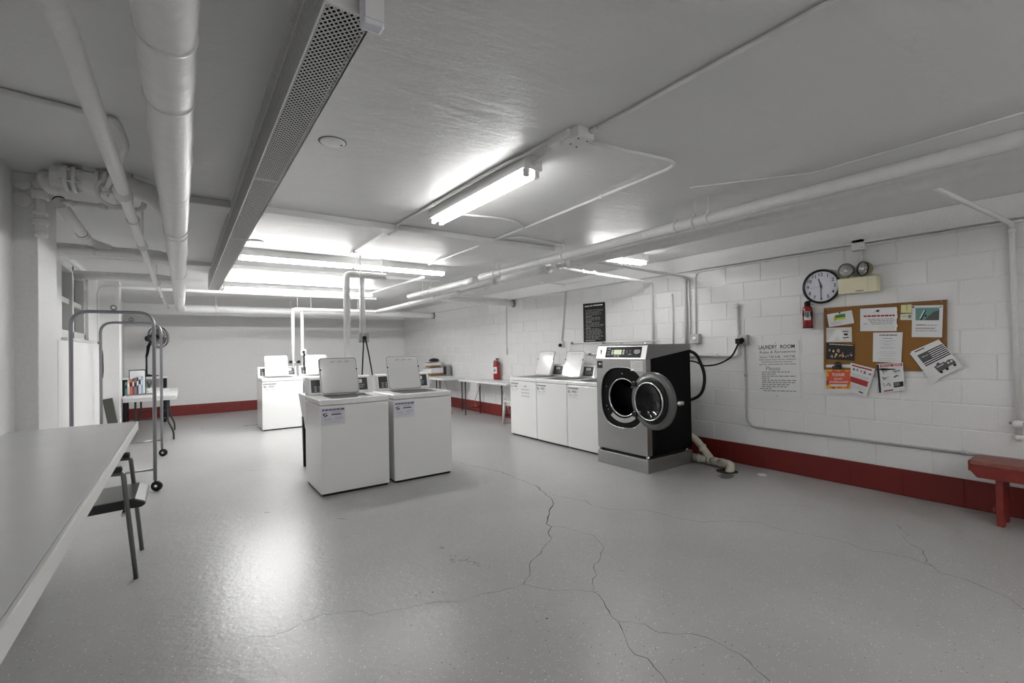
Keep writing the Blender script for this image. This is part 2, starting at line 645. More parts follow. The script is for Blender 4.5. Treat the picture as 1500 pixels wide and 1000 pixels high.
def fluorescent(name, label, c, length, along, sections=1, ztube=2.375, group='fluorescent ceiling lights', power=1.0):
    t = thing(name, label, 'light', (c[0], c[1], ztube - .03), 0 if along == 'x' else PI / 2, group)
    L = length / 2
    z = .03
    hz = ZC - t.location.z
    MB().prism([(-.06, hz), (.06, hz), (.065, z + .025), (.05, z + .020), (-.05, z + .020), (-.065, z + .025)], 0, -L, L).obj('housing', ENAMEL, t)
    for k in range(sections):
        a = -L + k * length / sections + .025
        b = a + length / sections - .05
        for s in (-1, 1):
            MB().tube([(a, s * .036, z), (b, s * .036, z)], .0135, 10).obj('tube', tube_mat(power), t)
            for e in (a, b):
                MB().box(e - .012, e + .012, s * .036 - .016, s * .036 + .016, z - .018, z + .022).obj('socket', ENAMEL, t, bevel=.003)
    return t


fluorescent('fluorescent_light', 'two-tube ceiling light hanging nearest, beside the ceiling junction box', (1.655, 2.75), 1.27, 'y', ztube=2.375, power=.65)
fluorescent('fluorescent_light', 'long white ceiling light running across above the front washers', (1.69, 5.68), 2.42, 'x', 2, ztube=2.375, power=.8)
fluorescent('fluorescent_light', 'long glaring ceiling light farthest back, above the far washers', (1.69, 8.5), 2.36, 'x', 2, ztube=2.375, power=4.4)
fluorescent('fluorescent_light', 'short ceiling light half hidden by the wall-side pipes above the steel washer', (4.195, 3.8), .97, 'x', 1, ztube=2.375, power=.75)
# unseen fitting added behind the camera to brighten the near wall and floor
fluorescent('fluorescent_light', 'unseen ceiling light added behind the viewpoint to brighten the open floor', (2.6, -1.5), 2.42, 'x', 2, power=1.1)

# ------------------------------------------------------------------ top-loading washers
PURPLE = mat('violet_print', (0.10, 0.09, 0.24, 1), 0.6)
HEADG = mat('charcoal_print', (0.10, 0.10, 0.105, 1), 0.6)
STICK = mat('pale_lilac_label', (0.70, 0.69, 0.76, 1), 0.6)
STICKW = mat('white_label', (0.77, 0.77, 0.77, 1), 0.6)
FAINT = mat('faint_grey_marks', (0.62, 0.62, 0.62, 1), 0.6)


def washer(label, loc, rz, group, lid_open=True, violet=True, note=False):
    t = thing('washing_machine', label, 'washer', loc, rz, group)
    MB().box(-.315, .315, -.315, .32, 0, .035).obj('kick_base', BLACKP, t)
    MB().box(-.333, .333, -.335, .335, .022, .857).obj('body', ENAMEL, t, bevel=.009, seg=3)
    MB().box(-.335, .335, -.34, .335, .861, .915).obj('top_panel', ENAMEL, t, bevel=.012, seg=3)
    con = MB().prism([(.205, .915), (.335, .915), (.335, 1.095), (.265, 1.105), (.25, 1.095)], 0, -.33, .33).obj('console', ENAMEL, t, bevel=.008)
    # panels lie on the sloped console face
    a, b = Vector((0, .208, .93)), Vector((0, .248, 1.09))
    n = Vector((0, -(b - a).z, (b - a).y)).normalized()

    def pan(x0, x1, h0, h1, off):
        lo, hi = a.lerp(b, h0) + n * off, a.lerp(b, h1) + n * off
        return [Vector((x0, hi.y, hi.z)), Vector((x1, hi.y, hi.z)), Vector((x1, lo.y, lo.z)), Vector((x0, lo.y, lo.z))]
    fr = Sheet('panel_frame', ENAMEL, pan(-.315, -.07, .02, .99, .007), n, .008, con, world=False, bevel=.002)
    s = Sheet('control_panel', DARKG, pan(-.295, -.09, .08, .90, .009), n, .002, con, world=False)
    s.rects([(.62, .12, .85, .28)], WHITEINK, 'display')
    s.rects([(.15 + .2 * i, .52 + .16 * j, .28 + .2 * i, .60 + .16 * j) for i in range(4) for j in range(3)], INKL, 'button_print')
    fr = Sheet('panel_frame', ENAMEL, pan(.07, .315, .02, .99, .007), n, .008, con, world=False, bevel=.002)
    s = Sheet('coin_panel', DARKG, pan(.09, .295, .08, .90, .009), n, .002, con, world=False)
    s.rects([(.25, .12, .72, .42)], WHITEINK, 'price_card')
    s.rects([(.33, .2, .62, .23), (.33, .27, .62, .3)], INKG, 'print')
    s.rects([(.15, .55, .85, .6), (.25, .68, .8, .73), (.2, .8, .75, .84)], INKL, 'print')
    if lid_open:
        MB().prism(rrect(.42, .40, .05, cx=0, cy=-.08), 2, .9152, .9165).obj('tub_opening', DARKST, t)
        M = Matrix.Translation((-.03, .085, .918)) @ Matrix.Rotation(math.radians(-17), 4, 'X')
        lid = MB().prism(rrect(.395, .40, .03, cx=0, cy=.205), 1, -.011, .011).xf(M).obj('lid', ENAMEL2, t, bevel=.004)
        MB().prism(rrect(.372, .376, .028, cx=0, cy=.205), 1, -.0155, -.010).xf(M).obj('lid_liner', ENAMEL2, lid, bevel=.003)
        MB().prism(rrect(.383, .388, .03, cx=0, cy=.205), 1, -.0125, -.010).xf(M).obj('lid_gasket', INKG, lid)
        mk = MB()
        for k in range(3):
            mk.add([M @ Vector((-.09 + .075 * k + dx, -.0162, .345 + dz)) for dx, dz in ((0, 0), (.055, .004), (.05, .022), (.012, .018))], [(0, 1, 2, 3)])
        mk.obj('faded_marks', FAINT, lid)
        for sx in (-1, 1):
            MB().lathe([(0, 0), (.008, 0), (.008, .01), (0, .01)], M @ Vector((sx * .185, -.0155, .27)), (0, -1, 0), 8).obj('bumper', BLACKP, lid)
    else:
        MB().prism(rrect(.46, .44, .03, cx=0, cy=-.07), 2, .915, .928).obj('lid', ENAMEL2, t, bevel=.004)
    st = Sheet('instruction_label', STICK if violet else STICKW, [(-.325, -.3352, .835), (-.105, -.3352, .835), (-.105, -.3352, .67), (-.325, -.3352, .67)], (0, -1, 0), .0004, t, world=False)
    st.rects([(.04, .06, .97, .16)], PURPLE if violet else HEADG, 'header')
    st.rects([(.1 + .16 * k, .10, .2 + .16 * k, .122) for k in range(5)], WHITEINK, 'header_print')
    st.rects([(.42, .36, .84, .42), (.08, .3, .14, .42), (.14, .28, .24, .32), (.18, .38, .26, .46), (.12, .44, .2, .5)], INK, 'bold_print')
    st.rects([(.45, .22, .9, .25), (.45, .28, .8, .31), (.56, .55, .92, .57), (.55, .61, .9, .63), (.55, .67, .9, .69), (.12, .6, .4, .62), (.12, .67, .46, .7), (.15, .8, .8, .82)], INKL, 'small_print')
    if note:
        s = Sheet('handwritten_note', STICKW, [(-.06, -.3352, .80), (.20, -.3352, .80), (.20, -.3352, .60), (-.06, -.3352, .60)], (0, -1, 0), .0003, t, world=False)
        s.rects([(.35, .04, .65, .14)] + [(.12 + .19 * k, .30 + .25 * j, .26 + .19 * k, .38 + .25 * j) for j in range(3) for k in range(4)], INKL, 'handwriting')
    return t


washer('white top-load washer with raised lid, left of the nearest pair, violet label', (1.395, 5.03, 0), 0, 'front pair of top-load washers')
washer('white top-load washer with raised lid, right of the nearest pair', (2.115, 5.03, 0), 0, 'front pair of top-load washers')
washer('white top-load washer with raised lid and handwritten note, farthest in the wall row', (4.61, 5.845, 0), -PI / 2, 'washers along the block wall', violet=False, note=True)
washer('white top-load washer with raised lid in the middle of the wall row', (4.61, 5.17, 0), -PI / 2, 'washers along the block wall', violet=False)
washer('white top-load washer with raised lid right beside the steel front-loader', (4.61, 4.495, 0), -PI / 2, 'washers along the block wall', violet=False)
washer('white top-load washer with raised lid by itself in the far background', (1.465, 9.57, 0), 0, 'far pair of top-load washers', violet=False)
washer('white top-load washer mostly hidden behind the nearest washers, far row', (2.17, 9.57, 0), 0, 'far pair of top-load washers', violet=False)

# ------------------------------------------------------------------ stainless front-loader
fl_ = thing('front_load_washer', 'tall stainless steel front-load washer with black sides and open round door', 'washer', (4.43, 3.68, 0), -PI / 2)
SIDE = mat('grey_side_steel', (0.30, 0.30, 0.295, 1), 0.4, metal=0.8)
MB().box(-.372, .372, -.372, .425, 0, .148).obj('plinth', STEEL, fl_, bevel=.006)
MB().box(-.335, .335, -.335, .40, .148, .185).obj('gap_shade_block', BLACKP, fl_)  # black block paints in the shade between plinth and cabinet
for sx, sy in ((-1, -1), (1, -1), (1, 1), (-1, 1)):
    MB().lathe([(0, 0), (.02, 0), (.02, .034), (0, .034)], (sx * .345, sy * .34, .148), n=10).obj('foot', CHROME, fl_)
# black cabinet, hollow towards the drum
cab = MB()
cab.box(-.365, -.355, -.30, .42, .182, 1.32).box(.355, .365, -.30, .42, .182, 1.32).box(-.365, .365, .41, .42, .182, 1.32)
cab.box(-.365, .365, -.30, .42, .182, .192)
cab.obj('cabinet', BLACKS, fl_)
# header with sloped console and grey side cheeks
MB().prism([(-.372, 1.215), (.422, 1.315), (.422, 1.385), (-.30, 1.385), (-.325, 1.378)], 0, -.368, .368).obj('header', SIDE, fl_, bevel=.004)
a, b = Vector((0, -.374, 1.222)), Vector((0, -.330, 1.376))
n = Vector((0, -(b - a).z, (b - a).y)).normalized()


def hp(x0, x1, h0, h1, off, skew=0.0):
    lo, hi = a.lerp(b, h0) + n * off, a.lerp(b, h1) + n * off
    return [Vector((x0, hi.y, hi.z)), Vector((x1, hi.y, hi.z)), Vector((x1, lo.y, lo.z)), Vector((x0, lo.y, lo.z))]


face = Sheet('console_face', STEEL, hp(-.368, .368, 0, 1, .002), n, .006, fl_, world=False, bevel=.002)
MB().box(-.368, .368, -.335, -.25, 1.383, 1.389).obj('header_cap', STEEL, fl_)
pn = Sheet('control_panel', mat('gloss_black_panel', (0.006, 0.006, 0.006, 1), 0.25, spec=0.12), hp(-.22, .30, .12, .90, .0045), n, .002, fl_, world=False)
pn.rects([(.24, .27, .46, .72)], mat('green_lcd', (0.42, 0.52, 0.32, 1), 0.3, emit=0.25), 'display')
pn.rects([(.17, .3 + .16 * k, .22, .40 + .16 * k) for k in range(3)] + [(.49, .28 + .16 * k, .54, .38 + .16 * k) for k in range(3)] + [(.26, .83, .32, .88), (.35, .83, .41, .88)], WHITEINK, 'button')
pn.rects([(.04, .16, .13, .24), (.04, .42, .14, .46), (.05, .56, .13, .6), (.04, .72, .13, .77), (.59, .38, .63, .42), (.59, .5, .62, .55), (.68, .35, .72, .4), (.69, .5, .71, .55), (.65, .66, .75, .72)], INKL, 'print')
pn.poly([[(.80, .35), (.83, .27), (.95, .27), (.97, .35), (.96, .58), (.88, .68), (.81, .58)]], INKL, 'start_button')
pn.rects([(.83, .36, .87, .41), (.90, .36, .94, .41), (.84, .47, .94, .53)], INKG, 'print')
MB().box(-.30, -.296, -.362, -.352, 1.27, 1.33).obj('coin_slot', INK, fl_)
# front panel: a sheet with a rounded-square hole and folded sides
N = 64
CXB, CZB, HWB, HHB = 0.02, 0.79, 0.315, 0.338


def sup(k, hw, hh, e=2.7):
    t = 2 * PI * (k + .5) / N
    c, s_ = math.cos(t), math.sin(t)
    return (CXB + hw * math.copysign(abs(c) ** (2 / e), c), CZB + hh * math.copysign(abs(s_) ** (2 / e), s_))


X0, X1, Z0, Z1 = -.366, .366, .182, 1.222


def outer(k):
    t = 2 * PI * (k + .5) / N
    c, s_ = math.cos(t), math.sin(t)
    m_ = max(abs(c), abs(s_))
    u, w = c / m_, s_ / m_
    return ((X0 + X1) / 2 + u * (X1 - X0) / 2, (Z0 + Z1) / 2 + w * (Z1 - Z0) / 2)


vs = [(outer(k)[0], -.368, outer(k)[1]) for k in range(N)] + [(sup(k, HWB, HHB)[0], -.368, sup(k, HWB, HHB)[1]) for k in range(N)] + [(sup(k, HWB, HHB)[0], -.352, sup(k, HWB, HHB)[1]) for k in range(N)]
fs = [(k, (k + 1) % N, N + (k + 1) % N, N + k) for k in range(N)] + [(N + k, N + (k + 1) % N, 2 * N + (k + 1) % N, 2 * N + k) for k in range(N)]
fp = MB().add(vs, fs)
fp.box(X0, X0 + .004, -.3675, -.29, Z0, Z1).box(X1 - .004, X1, -.3675, -.29, Z0, Z1)
# square the corners the radial sampling cuts off
for cx_, cz_ in ((X0, Z0), (X1, Z0), (X1, Z1), (X0, Z1)):
    fp.box(min(cx_, cx_ - math.copysign(.05, cx_)), max(cx_, cx_ - math.copysign(.05, cx_)), -.3679, -.366, min(cz_, cz_ - math.copysign(.05, cz_ - .7)), max(cz_, cz_ - math.copysign(.05, cz_ - .7)))
fp.obj('front_panel', STEEL, fl_)
rim = MB().tube([(sup(k, HWB + .004, HHB + .004)[0], -.369, sup(k, HWB + .004, HHB + .004)[1]) for k in range(N)] + [(sup(0, HWB + .004, HHB + .004)[0], -.369, sup(0, HWB + .004, HHB + .004)[1])], .005, 6)
rim.obj('bezel_trim', CHROME, fl_)
RO = .215
bz = [(sup(k, HWB, HHB)[0], -.354, sup(k, HWB, HHB)[1]) for k in range(N)]
inn = [(CXB + RO * math.cos(2 * PI * (k + .5) / N), -.345, CZB + RO * math.sin(2 * PI * (k + .5) / N)) for k in range(N)]
bezel = MB().add(bz + inn, [(k, (k + 1) % N, N + (k + 1) % N, N + k) for k in range(N)]).obj('bezel', mat('satin_black', (0.005, 0.005, 0.005, 1), 0.5, spec=0.12), fl_)
MB().lathe([(RO - .010, .335), (RO - .006, .350), (RO + .002, .351), (RO + .002, .335)], (CXB, 0, CZB), (0, -1, 0), 48).obj('door_seal_ring', CHROME, fl_)
MB().lathe([(RO - .012, .34), (RO + .06, .30), (RO + .06, -.15), (0, -.16)], (CXB, 0, CZB), (0, -1, 0), 40).obj('drum', DARKST, fl_)
for k in range(3):
    ang = -1.57 + k * 2 * PI / 3
    MB().obox((CXB + .24 * math.cos(ang), 0.05, CZB + .24 * math.sin(ang)), (.03 * math.cos(ang), 0, .03 * math.sin(ang)), (0, .2, 0), (-.02 * math.sin(ang), 0, .02 * math.cos(ang))).obj('drum_lifter', DARKST, fl_)
arc = []
for k in range(9):
    t = math.radians(-130 + 80 * k / 8)
    arc.append((t, .235, .285))
vs, fs = [], []
for k, (t, r0, r1) in enumerate(arc):
    vs += [(CXB + r0 * math.cos(t), -.3555, CZB + r0 * math.sin(t)), (CXB + r1 * math.cos(t), -.3565, CZB + r1 * math.sin(t))]
    if k:
        fs.append((2 * k - 2, 2 * k, 2 * k + 1, 2 * k - 1))
MB().add(vs, fs).obj('warning_label', INKL, bezel)
for ang in (90, 155, 205, 215):
    t = math.radians(ang)
    MB().lathe([(0, 0), (.006, 0), (.006, .006), (0, .006)], (CXB + .27 * math.cos(t), -.352, CZB + .27 * math.sin(t)), (0, -1, 0), 8).obj('screw', CHROME, bezel)
# the open door, folded right round on its hinge
DC = Vector((.50, -.43, .795))
dax = Vector((-.10, -1, 0)).normalized()
door = MB().lathe([(.205, .0), (.205, .03), (.225, .035), (.29, .02), (.302, .005), (.302, -.015), (.29, -.022), (.21, -.022)], DC, dax, 56, close=True).obj('door', mat('smoke_grey_plastic', (0.11, 0.11, 0.112, 1), 0.25), fl_)
MB().lathe([(.20, .02), (.20, .07), (.194, .08), (.186, .07), (.186, .02)], DC, dax, 48, close=True).obj('door_ring', CHROME, door)
MB().lathe([(.205, -.005), (.235, .028), (.24, .036), (.215, .055), (.20, .05)], DC, dax, 48).obj('door_gasket', BLACKP, door)
MB().lathe([(.188, .06), (.15, .03), (.08, .012), (0, .005)], DC, dax, 40).obj('door_glass', mat('smoked_glass', (0.008, 0.008, 0.009, 1), 0.06, spec=0.25), door)
MB().lathe([(0, .055), (.016, .05), (.024, .03), (.02, .0), (.02, -.02)], DC + Vector((.315, .03, 0)), dax, 16).obj('door_handle', CHROME, door)
MB().obox(DC + Vector((.275, -.02, 0)), (.02, 0, 0), (0, .02, 0), (0, 0, .012)).obj('door_latch', CHROME, door)
for dz in (-.16, .16):
    MB().obox(DC + Vector((-.235, .02, dz)), (.03, 0, 0), (0, .045, 0), (0, 0, .025)).obj('hinge', BLACKP, door, bevel=.004)
    for q in (-1, 1):
        MB().lathe([(0, 0), (.007, 0), (.007, .006), (0, .006)], DC + Vector((-.24 + .012 * q, -.026, dz + .03 * q)), (0, -1, 0), 8).obj('bolt', CHROME, door)
kb = Sheet('black_badge', INK, [(-.352, -.3684, 1.20), (-.268, -.3684, 1.20), (-.268, -.3684, 1.115), (-.352, -.3684, 1.115)], (0, -1, 0), .0004, fl_, world=False)
kb.rects([(.28, .3, .5, .55), (.5, .38, .85, .46), (.68, .28, .75, .56)], WHITEINK, 'print')
wl = Sheet('paper_label', PAPER2, [(.155, -.3684, 1.21), (.325, -.3684, 1.21), (.325, -.3684, 1.095), (.155, -.3684, 1.095)], (0, -1, 0), .0004, fl_, world=False)
wl.rects([(.08, .1, .3, .14), (.3, .28, .9, .31), (.1, .46, .85, .49), (.1, .62, .9, .65), (.3, .8, .7, .83)], INKL, 'print')
for x in (-.12, .22):
    MB().tube([(x - .03, -.2, 1.386), (x - .02, -.2, 1.40), (x + .02, -.2, 1.40), (x + .03, -.2, 1.386)], .006, 8).obj('lifting_loop', CHROME, fl_)

# ------------------------------------------------------------------ laundry sink behind the nearest washers
sk = thing('laundry_sink', 'white plastic laundry tub on black legs behind the front washers', 'sink', (1.44, 5.88, 0))
MB().add([(-.30, -.26, .88), (.30, -.26, .88), (.30, .26, .88), (-.30, .26, .88), (-.25, -.21, .46), (.25, -.21, .46), (.25, .21, .46), (-.25, .21, .46),
          (-.27, -.23, .88), (.27, -.23, .88), (.27, .23, .88), (-.27, .23, .88), (-.23, -.19, .49), (.23, -.19, .49), (.23, .19, .49), (-.23, .19, .49)],
         [(0, 1, 5, 4), (1, 2, 6, 5), (2, 3, 7, 6), (3, 0, 4, 7), (4, 5, 6, 7), (0, 1, 9, 8), (1, 2, 10, 9), (2, 3, 11, 10), (3, 0, 8, 11),
          (8, 9, 13, 12), (9, 10, 14, 13), (10, 11, 15, 14), (11, 8, 12, 15), (12, 13, 14, 15)]).obj('basin', TABLEW, sk, bevel=.006)
for sx in (-1, 1):
    for sy in (-1, 1):
        MB().add([(sx * .27, sy * .23, .60), (sx * .19, sy * .23, .60), (sx * .19, sy * .15, .60), (sx * .27, sy * .15, .60),
                  (sx * .262, sy * .222, 0), (sx * .235, sy * .222, 0), (sx * .235, sy * .195, 0), (sx * .262, sy * .195, 0)],
                 [(0, 1, 2, 3), (4, 5, 6, 7), (0, 1, 5, 4), (1, 2, 6, 5), (2, 3, 7, 6), (3, 0, 4, 7)]).obj('leg', BLACKP, sk)

# ------------------------------------------------------------------ folding counter at the left and its chair
ct = thing('folding_counter', 'long grey laminate folding counter with white edge along the left wall', 'table', (-.545, 1.9, 0))
MB().box(-.262, .3, -1.9, 1.93, .93, .955).obj('tabletop', LAMIN, ct, bevel=.003)
MB().box(.30, .312, -1.9, 1.93, .905, .956).obj('edge_band', LAMEDGE, ct, bevel=.003)
MB().box(-.262, .312, 1.93, 1.94, .895, .956).obj('edge_band', LAMEDGE, ct, bevel=.003)
MB().box(-.2, -.17, -1.85, 1.85, .84, .93).obj('apron', LAMEDGE, ct, bevel=.003)
for x in (-.235,):
    for y in (-1.8, 0, 1.3):
        MB().box(x - .02, x + .02, y - .02, y + .02, 0, .93).obj('leg', LAMEDGE, ct, bevel=.003)

ch = thing('armchair', 'black vinyl armchair with chrome frame tucked under the folding counter', 'chair', (-.5, 4.02 - .02, 0))
for sy in (-1, 1):
    y = sy * .255
    MB().tube(fillet([(.255, y * 1.02, 0), (.197, y, .655), (-.20, y, .665), (-.24, y, .46), (-.27, y * 1.02, 0)], .014), .0135, 8).obj('leg_frame', mat('dull_chrome', (0.22, 0.22, 0.22, 1), 0.3, metal=0.9), ch)
    MB().box(-.17, .195, y - .024, y + .024, .668, .70).obj('armrest', VINYL, ch, bevel=.01, seg=3)
MB().tube([(-.235, -.255, .42), (-.235, .255, .42)], .011, 8).obj('cross_bar', CHROME, ch)
MB().tube([(.195, -.255, .40), (.195, .255, .40)], .011, 8).obj('cross_bar', CHROME, ch)
sp = [(-.22, .41), (.20, .425), (.28, .425), (.305, .44), (.30, .462), (.25, .485), (.0, .475), (-.22, .455)]
MB().prism(sp, 1, -.235, .235).obj('seat', VINYL, ch, bevel=.012, seg=3)
MB().prism([(-.235, .52), (-.20, .52), (-.245, .84), (-.28, .84)], 1, -.235, .235).obj('backrest', VINYL, ch, bevel=.012, seg=3)

# ------------------------------------------------------------------ rolling garment rack
rk = thing('garment_rack', 'grey tubular rolling rack with two tall hoops on black casters', 'rack', (-.545, 6.97, 0))
for yy in (-.98, .98):
    hoop = MB().tube(fillet([(-.31, yy, .11), (-.31, yy, 1.80), (.31, yy, 1.80), (.31, yy, .11)], .14, 10), .0165, 12).obj('hoop', TUBEG, rk)
    MB().tube([(-.31, yy, .22), (.31, yy, .22)], .011, 10).obj('cross_bar', TUBEG, rk)
    MB().lathe([(.020, -.005), (.028, 0), (.020, .005), (.013, 0)], (0, yy, 1.842), (0, 1, 0), 16, close=True).obj('ring', TUBEG, hoop)
    for xx in (-.31, .31):
        cs = MB().tube([(xx, yy, .12), (xx, yy, .07)], .009, 8).obj('caster', BLACKP, rk)
        MB().lathe([(0, -.018), (.044, -.018), (.050, -.012), (.050, .012), (.044, .018), (0, .018)], (xx + .012, yy, .05), (.5, 1, 0), 20).obj('wheel', BLACKP, cs)
        MB().lathe([(0, -.022), (.015, -.022), (.015, .022), (0, .022)], (xx + .012, yy, .05), (.5, 1, 0), 12).obj('hub', CHROME, cs)
MB().tube([(-.31, -.98, .22), (-.31, .98, .22)], .011, 10).obj('side_rail', TUBEG, rk)

# ------------------------------------------------------------------ folding tables


def folding_table(label, loc, w, l, h, rz=0, th=.04, legin=.22, mleg=None, group='folding tables'):
    """long side along local y"""
    t = thing('folding_table', label, 'table', loc, rz, group)
    mleg = mleg or DARKG
    MB().prism(rrect(w, l, .06), 2, h - th, h).obj('tabletop', TABLEW, t, bevel=.006)
    for sy in (-1, 1):
        y = sy * (l / 2 - legin)
        for sx in (-1, 1):
            MB().tube([(sx * (w / 2 - .06), y, h - th), (sx * (w / 2 - .06), y, 0)], .0125, 10).obj('leg', mleg, t)
        MB().tube([(-(w / 2 - .06), y, .14), (w / 2 - .06, y, .14)], .009, 8).obj('leg_brace', mleg, t)
        MB().tube([(0, y, .14), (0, y - sy * .32, h - th)], .007, 8).obj('stay', CHROME, t)
    return t


folding_table('white folding table against the block wall under the red extinguisher', (4.955, 7.86, 0), .47, 1.80, .735)
folding_table('white folding table in the far right corner holding cardboard boxes', (4.84, 9.92, 0), .66, 1.72, .74)
t3 = thing('folding_table', 'white folding table holding books beside the rolling rack', 'table', (-.405, 9.98, 0), 0, 'folding tables')
MB().prism(rrect(.67, 1.83, .04), 2, .715, .75).obj('tabletop', TABLEW, t3, bevel=.006)
MB().box(-.325, .325, -.9, .9, .665, .716).obj('apron', TABLEW, t3, bevel=.004)
for sy in (-1, 1):
    for sx in (-1, 1):
        MB().tube(fillet([(sx * .20, sy * .60, .68), (sx * .20, sy * .60, .33), (sx * .28, sy * .58, .12), (sx * .28, sy * .58, 0)], .05), .0145, 10).obj('leg', DARKG, t3)
    MB().tube([(-.20, sy * .60, .36), (.20, sy * .60, .36)], .010, 8).obj('leg_brace', DARKG, t3)

# tall side table with the fan
ft = thing('side_table', 'tall white-topped table with black legs in the far left corner', 'table', (-.62, 12.25, 0))
MB().box(-.36, .36, -.36, .36, .89, .93).obj('tabletop', TABLEW, ft, bevel=.004)
for sx in (-1, 1):
    for sy in (-1, 1):
        MB().box(sx * .32 - .025, sx * .32 + .025, sy * .31 - .025, sy * .31 + .025, 0, .89).obj('leg', BLACKP, ft, bevel=.003)
MB().box(-.34, .34, -.02, .02, .66, .70).obj('stretcher', TABLEW, ft)

fan = thing('pedestal_fan', 'black round fan on a pole standing on the tall side table', 'fan', (-.60, 12.15, .93))
MB().lathe([(0, 0), (.19, 0), (.19, .015), (.06, .035), (.03, .05), (0, .05)], (0, 0, 0), n=28).obj('base', BLACKP, fan)
MB().tube([(0, 0, .04), (0, 0, .45)], .016, 10).obj('pole', BLACKP, fan)
MB().tube([(0, 0, .40), (.02, .02, .50), (.03, .04, .62)], [.02, .026, .03], 10).obj('neck', BLACKP, fan)
hc = Vector((.20, -.06, .80))
ha = Vector((.72, -.65, .1)).normalized()
MB().tube([hc - ha * .26, hc - ha * .06], [.06, .085], 16).obj('motor', BLACKP, fan)
MB().tube([Vector((.03, .04, .60)), hc - ha * .15], .028, 10).obj('tilt_arm', BLACKP, fan)
cage = MB()
hu = ha.cross(Vector((0, 0, 1))).normalized()
hw_ = ha.cross(hu)
for R_, d_ in ((.225, 0), (.21, .045), (.21, -.045), (.13, .06), (.13, -.055), (.06, .065)):
    cage.tube([hc + ha * d_ + (hu * math.cos(2 * PI * k / 28) + hw_ * math.sin(2 * PI * k / 28)) * R_ for k in range(29)], .0045 if R_ < .22 else .008, 6, caps=False)
for k in range(28):
    e = hu * math.cos(2 * PI * k / 28) + hw_ * math.sin(2 * PI * k / 28)
    for sg in (-1, 1):
        cage.tube([hc + ha * .063 * sg + e * .03, hc + ha * .058 * sg + e * .13, hc + ha * .045 * sg + e * .21, hc + e * .225], .002, 4)
cage.obj('guard', mat('fan_guard_wire', (0.05, 0.05, 0.05, 1), 0.3, metal=0.5), fan)
for k in range(3):
    t = 2 * PI * k / 3 + .4
    e = hu * math.cos(t) + hw_ * math.sin(t)
    g = -hu * math.sin(t) + hw_ * math.cos(t)
    vs = []
    for off in (0, .003):
        vs += [hc + e * .03 - g * .02 + ha * (off - .01), hc + e * .185 - g * .06 + ha * (off - .02), hc + e * .195 + g * .02 + ha * (off), hc + e * .15 + g * .09 + ha * (off + .02), hc + e * .03 + g * .03 + ha * (off + .015)]
    MB().add(vs, [(0, 1, 2, 3, 4), (9, 8, 7, 6, 5)] + [(i, (i + 1) % 5, 5 + (i + 1) % 5, 5 + i) for i in range(5)]).obj('blade', GREYP, fan)
MB().lathe([(0, .075), (.035, .07), (.04, .06), (.04, -.02), (0, -.02)], hc, ha, 16).obj('hub', BLACKP, fan)

# books on the white table
cols = [('teal', (70, 120, 130)), ('cream', (205, 195, 170)), ('coral', (185, 110, 90)), ('brick red', (130, 60, 55)), ('grey', (120, 118, 120)), ('navy', (50, 60, 90)), ('white', (205, 205, 205)), ('pale blue', (150, 170, 190))]
bx = -.73
for i, (cn, cc) in enumerate(cols):
    w = (.03, .024, .034, .022, .028, .022, .03, .02)[i]
    h = (.20, .235, .25, .26, .24, .27, .30, .29)[i]
    bk = thing('book', '%s book standing upright in the row on the white table' % cn, 'book', (bx + w / 2, 9.46, .75), 0, 'books on the white table')
    mc = mat('book_cover_' + cn.replace(' ', '_'), rgb(*cc), 0.5)
    cv = MB()
    cv.box(-w / 2, -w / 2 + .003, -.08, .08, 0, h).box(w / 2 - .003, w / 2, -.08, .08, 0, h).box(-w / 2, w / 2, -.083, -.08, 0, h)
    cv.obj('cover', mc, bk)
    MB().box(-w / 2 + .003, w / 2 - .003, -.08, .076, .004, h - .004).obj('pages', PAPER2, bk)
    MB().box(-w / 2 + .004, w / 2 - .004, -.0836, -.083, h * .55, h * .8).obj('spine_label', WHITEINK if i % 2 else INK, bk)
    bx += w + .001
bi = thing('binder', 'large dark green framed folder standing at the end of the book row', 'binder', (bx + .02, 9.45, .75))
MB().box(-.20, .012, .088, .10, 0, .39).obj('cover', mat('dark_green_card', rgb(30, 60, 45), 0.5), bi)
MB().box(-.19, .0, .084, .0885, .012, .375).obj('sheet', PAPER, bi)
fb = thing('book', 'dark thin book lying flat at the table front edge', 'book', (-.52, 9.22, .75), .1)
MB().box(-.17, .17, -.07, .07, 0, .004).box(-.17, .17, -.07, .07, .018, .022).box(-.17, .17, .067, .07, 0, .022).obj('cover', mat('plum_cover', rgb(60, 35, 60), 0.5), fb)
MB().box(-.165, .165, -.066, .066, .004, .018).obj('pages', PAPER2, fb)
pl = thing('potted_plant', 'small green plant in a pale pot beside the books', 'plant', (-.46, 9.85, .75))
MB().lathe([(0, 0), (.035, 0), (.045, .07), (.04, .07), (.036, .055), (0, .055)], n=20).obj('pot', PAPER2, pl)
GR = mat('leaf_green', rgb(60, 95, 60), 0.5)
for k in range(12):
    t = 2 * PI * k / 12 + random.random()
    r = random.uniform(.04, .08)
    h = random.uniform(.11, .20)
    d = Vector((math.cos(t), math.sin(t), 0))
    s_ = Vector((-d.y, d.x, 0)) * .008
    MB().add([Vector((0, 0, .05)), d * r * .6 + Vector((0, 0, h * .8)) + s_, d * r + Vector((0, 0, h)), d * r * .6 + Vector((0, 0, h * .8)) - s_, d * r * .55 + Vector((0, 0, h * .8 + .004))],
             [(0, 1, 4), (4, 1, 2), (0, 4, 3), (4, 2, 3)]).obj('leaf', GR, pl)
tr = thing('paper_stack', 'pale stack of folded papers on the white table behind the books', 'papers', (-.34, 10.3, .75))
for k in range(4):
    MB().box(-.14 + .01 * k, .14 + .008 * k, -.10, .10, .006 * k, .006 * k + .005).obj('sheet', PAPER, tr)
